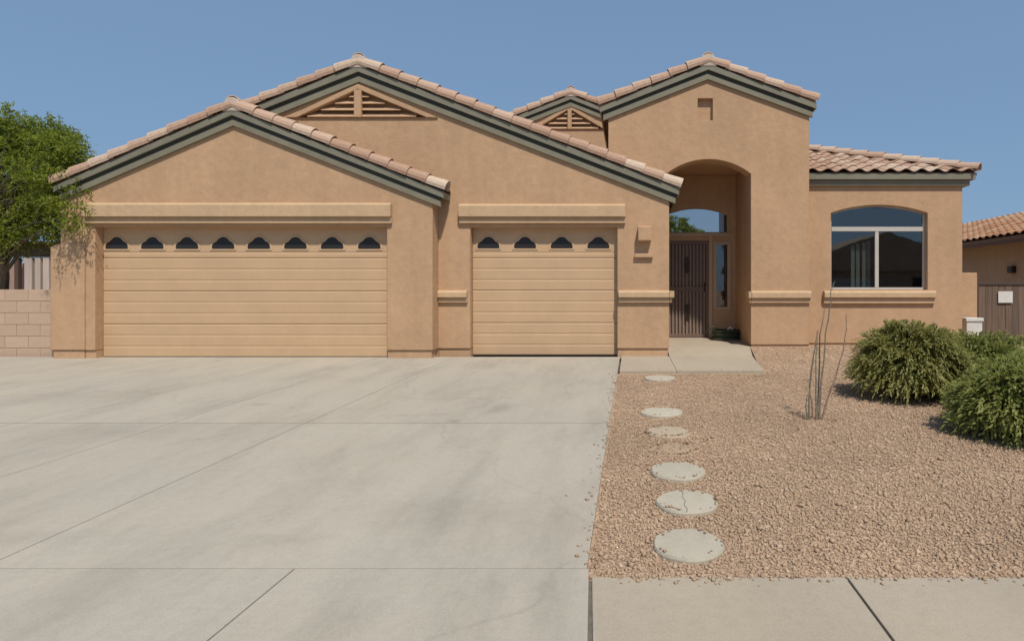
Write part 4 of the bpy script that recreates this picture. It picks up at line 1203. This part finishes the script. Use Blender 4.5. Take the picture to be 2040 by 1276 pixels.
tree_extra = [P(random.uniform(100, 150), random.uniform(395, 470), random.uniform(9.75, 9.92)) for _ in range(14)] + \
    [P(random.uniform(95, 150), random.uniform(268, 330), random.uniform(10.3, 10.6)) for _ in range(16)] + \
    [P(random.uniform(-30, 30), random.uniform(215, 250), random.uniform(10.3, 10.9)) for _ in range(10)]
tree((-11.7, 11.2, -0.02), (-10.92, 10.30, 2.84), 1.80, 0.95, 1.30, 1350, 'bright green leafy tree rising over the block wall at the left edge', extra=tree_extra)

# ================================================================== RIGHT SIDE
yg = 12.2
pil = MB().box(X(1914, yg), X(1947, yg), yg, yg + 0.3, 0.0, Z(543, yg)).build('gate_pillar', 'stucco', None, 0.015)
tag(pil, 'short tan stucco pillar between the house corner and the side gate', 'pillar')
gx0, gx1 = X(1950, yg), X(1950, yg) + 1.75
gt = empty('side_gate', ((gx0 + gx1) / 2, yg, 0.1), 'weathered brown wooden side gate with dark steel frame', 'gate')
gz0, gz1 = 0.12, Z(561, yg)
for (a, b, c, d) in ((gx0, gx1, gz1 - 0.06, gz1), (gx0, gx1, gz0, gz0 + 0.05), (gx0, gx0 + 0.05, gz0 + 0.051, gz1 - 0.061), (gx1 - 0.05, gx1, gz0 + 0.051, gz1 - 0.061)):
    box('frame_bar', 'gate_steel', gt, a, b, yg + 0.08, yg + 0.13, c, d, 0.004)
nb = 12
for i in range(nb):
    w = (gx1 - gx0 - 0.11) / nb; x = gx0 + 0.055 + i * w
    box('board', 'gate_wood', gt, x + 0.003, x + w - 0.003, yg + 0.10 + random.uniform(0, 0.006), yg + 0.122, gz0 + 0.052, gz1 - 0.062, 0.002)
sg = MB().box(X(1993, yg), X(2022, yg), yg + 0.07, yg + 0.08, Z(603, yg), Z(580, yg)).build('sign', 'greywhite', None, 0.003)
tag(sg, 'small blank pale sign fixed to the brown side gate', 'sign')
ub = empty('utility_box', (X(1941, 11.9), 11.95, 0.09), 'small pale utility box at the foot of the gate pillar', 'utility box')
box('cabinet', 'greywhite', ub, X(1926, 11.8), X(1957, 11.8), 11.8, 12.05, 0.05, Z(640, 11.8), 0.01)
box('lid', 'greywhite', ub, X(1924, 11.8), X(1959, 11.8), 11.78, 12.07, Z(640, 11.8) + 0.001, Z(633, 11.8), 0.01)

# neighbouring house on the right
nh = empty('neighbour_house', (12.2, 17, 0), 'neighbouring beige house with orange tile roof beyond the side gate', 'house')
nx, ne = 9.75, 9.25
nzE = 2.45; nrx, nrz = 12.3, 3.50
n0, n1 = 13.2, 26.0
box('wall', 'neigh', nh, nx, 2 * nrx - nx, n0 + 0.5, n1 - 0.5, -0.1, nzE - 0.02)
sl_n = (nrz - nzE) / (nrx - ne)
dk = MB().prism_xz([[(ne, nzE), (nrx, nrz), (2 * nrx - ne, nzE), (2 * nrx - ne, nzE - 0.08), (nrx, nrz - 0.08), (ne, nzE - 0.08)]], n0, n1).build('roof', 'soffit', nh)
Ln = math.hypot(nrx - ne, nrz - nzE)
tile_field('tile_courses', dk, (ne - 0.03, n0, nzE + 0.01), Vector((0, 1, 0)), Vector(((nrx - ne) / Ln, 0, (nrz - nzE) / Ln)), Vector((-(nrz - nzE) / Ln, 0, (nrx - ne) / Ln)), Ln, lambda v: (0.0, n1 - n0), 'neigh_tile', 0.02)
tile_field('tile_courses', dk, (2 * nrx - ne + 0.03, n0, nzE + 0.01), Vector((0, 1, 0)), Vector((-(nrx - ne) / Ln, 0, (nrz - nzE) / Ln)), Vector(((nrz - nzE) / Ln, 0, (nrx - ne) / Ln)), Ln, lambda v: (0.0, n1 - n0), 'neigh_tile', 0.02)
box('fascia_board', 'brown_wood', dk, ne - 0.0, ne + 0.03, n0, n1, nzE - 0.17, nzE - 0.081)
pl = P(2013, 536, 15.4); pl.x = nx
box('wall_lamp', 'bronze', nh, nx - 0.12, nx - 0.001, 15.3, 15.5, pl.z - 0.10, pl.z + 0.08, 0.02)

# house and trees across the street (mirrored in the windows)
ah = empty('neighbour_house', (19, -24, -0.15), 'tan single-storey house across the street, seen only as window reflection', 'house')
box('wall', 'neigh', ah, 11, 27, -30, -22, -0.3, 2.5)
MB().prism_xz([[(10.4, 2.5), (27.6, 2.5), (19, 5.4)]], -30.5, -21.5).build('roof', 'neigh', ah)
box('garage_door', 'white', ah, 13, 17.9, -22, -21.97, -0.2, 1.95)
box('window', 'glass_dark', ah, 21, 23, -22, -21.97, 0.8, 2.0)
tree((2.9, -21, -0.2), (3.4, -21, 4.9), 2.2, 1.8, 1.9, 240, 'dark green tree across the street, seen only as window reflection', name='street_tree', per=48, leaf=(0.16, 0.26))
tree((9, -21, -0.2), (9, -21, 3.6), 2.3, 2.3, 2.2, 70, 'broad green tree across the street, seen only as window reflection', name='street_tree', per=48, leaf=(0.16, 0.26))
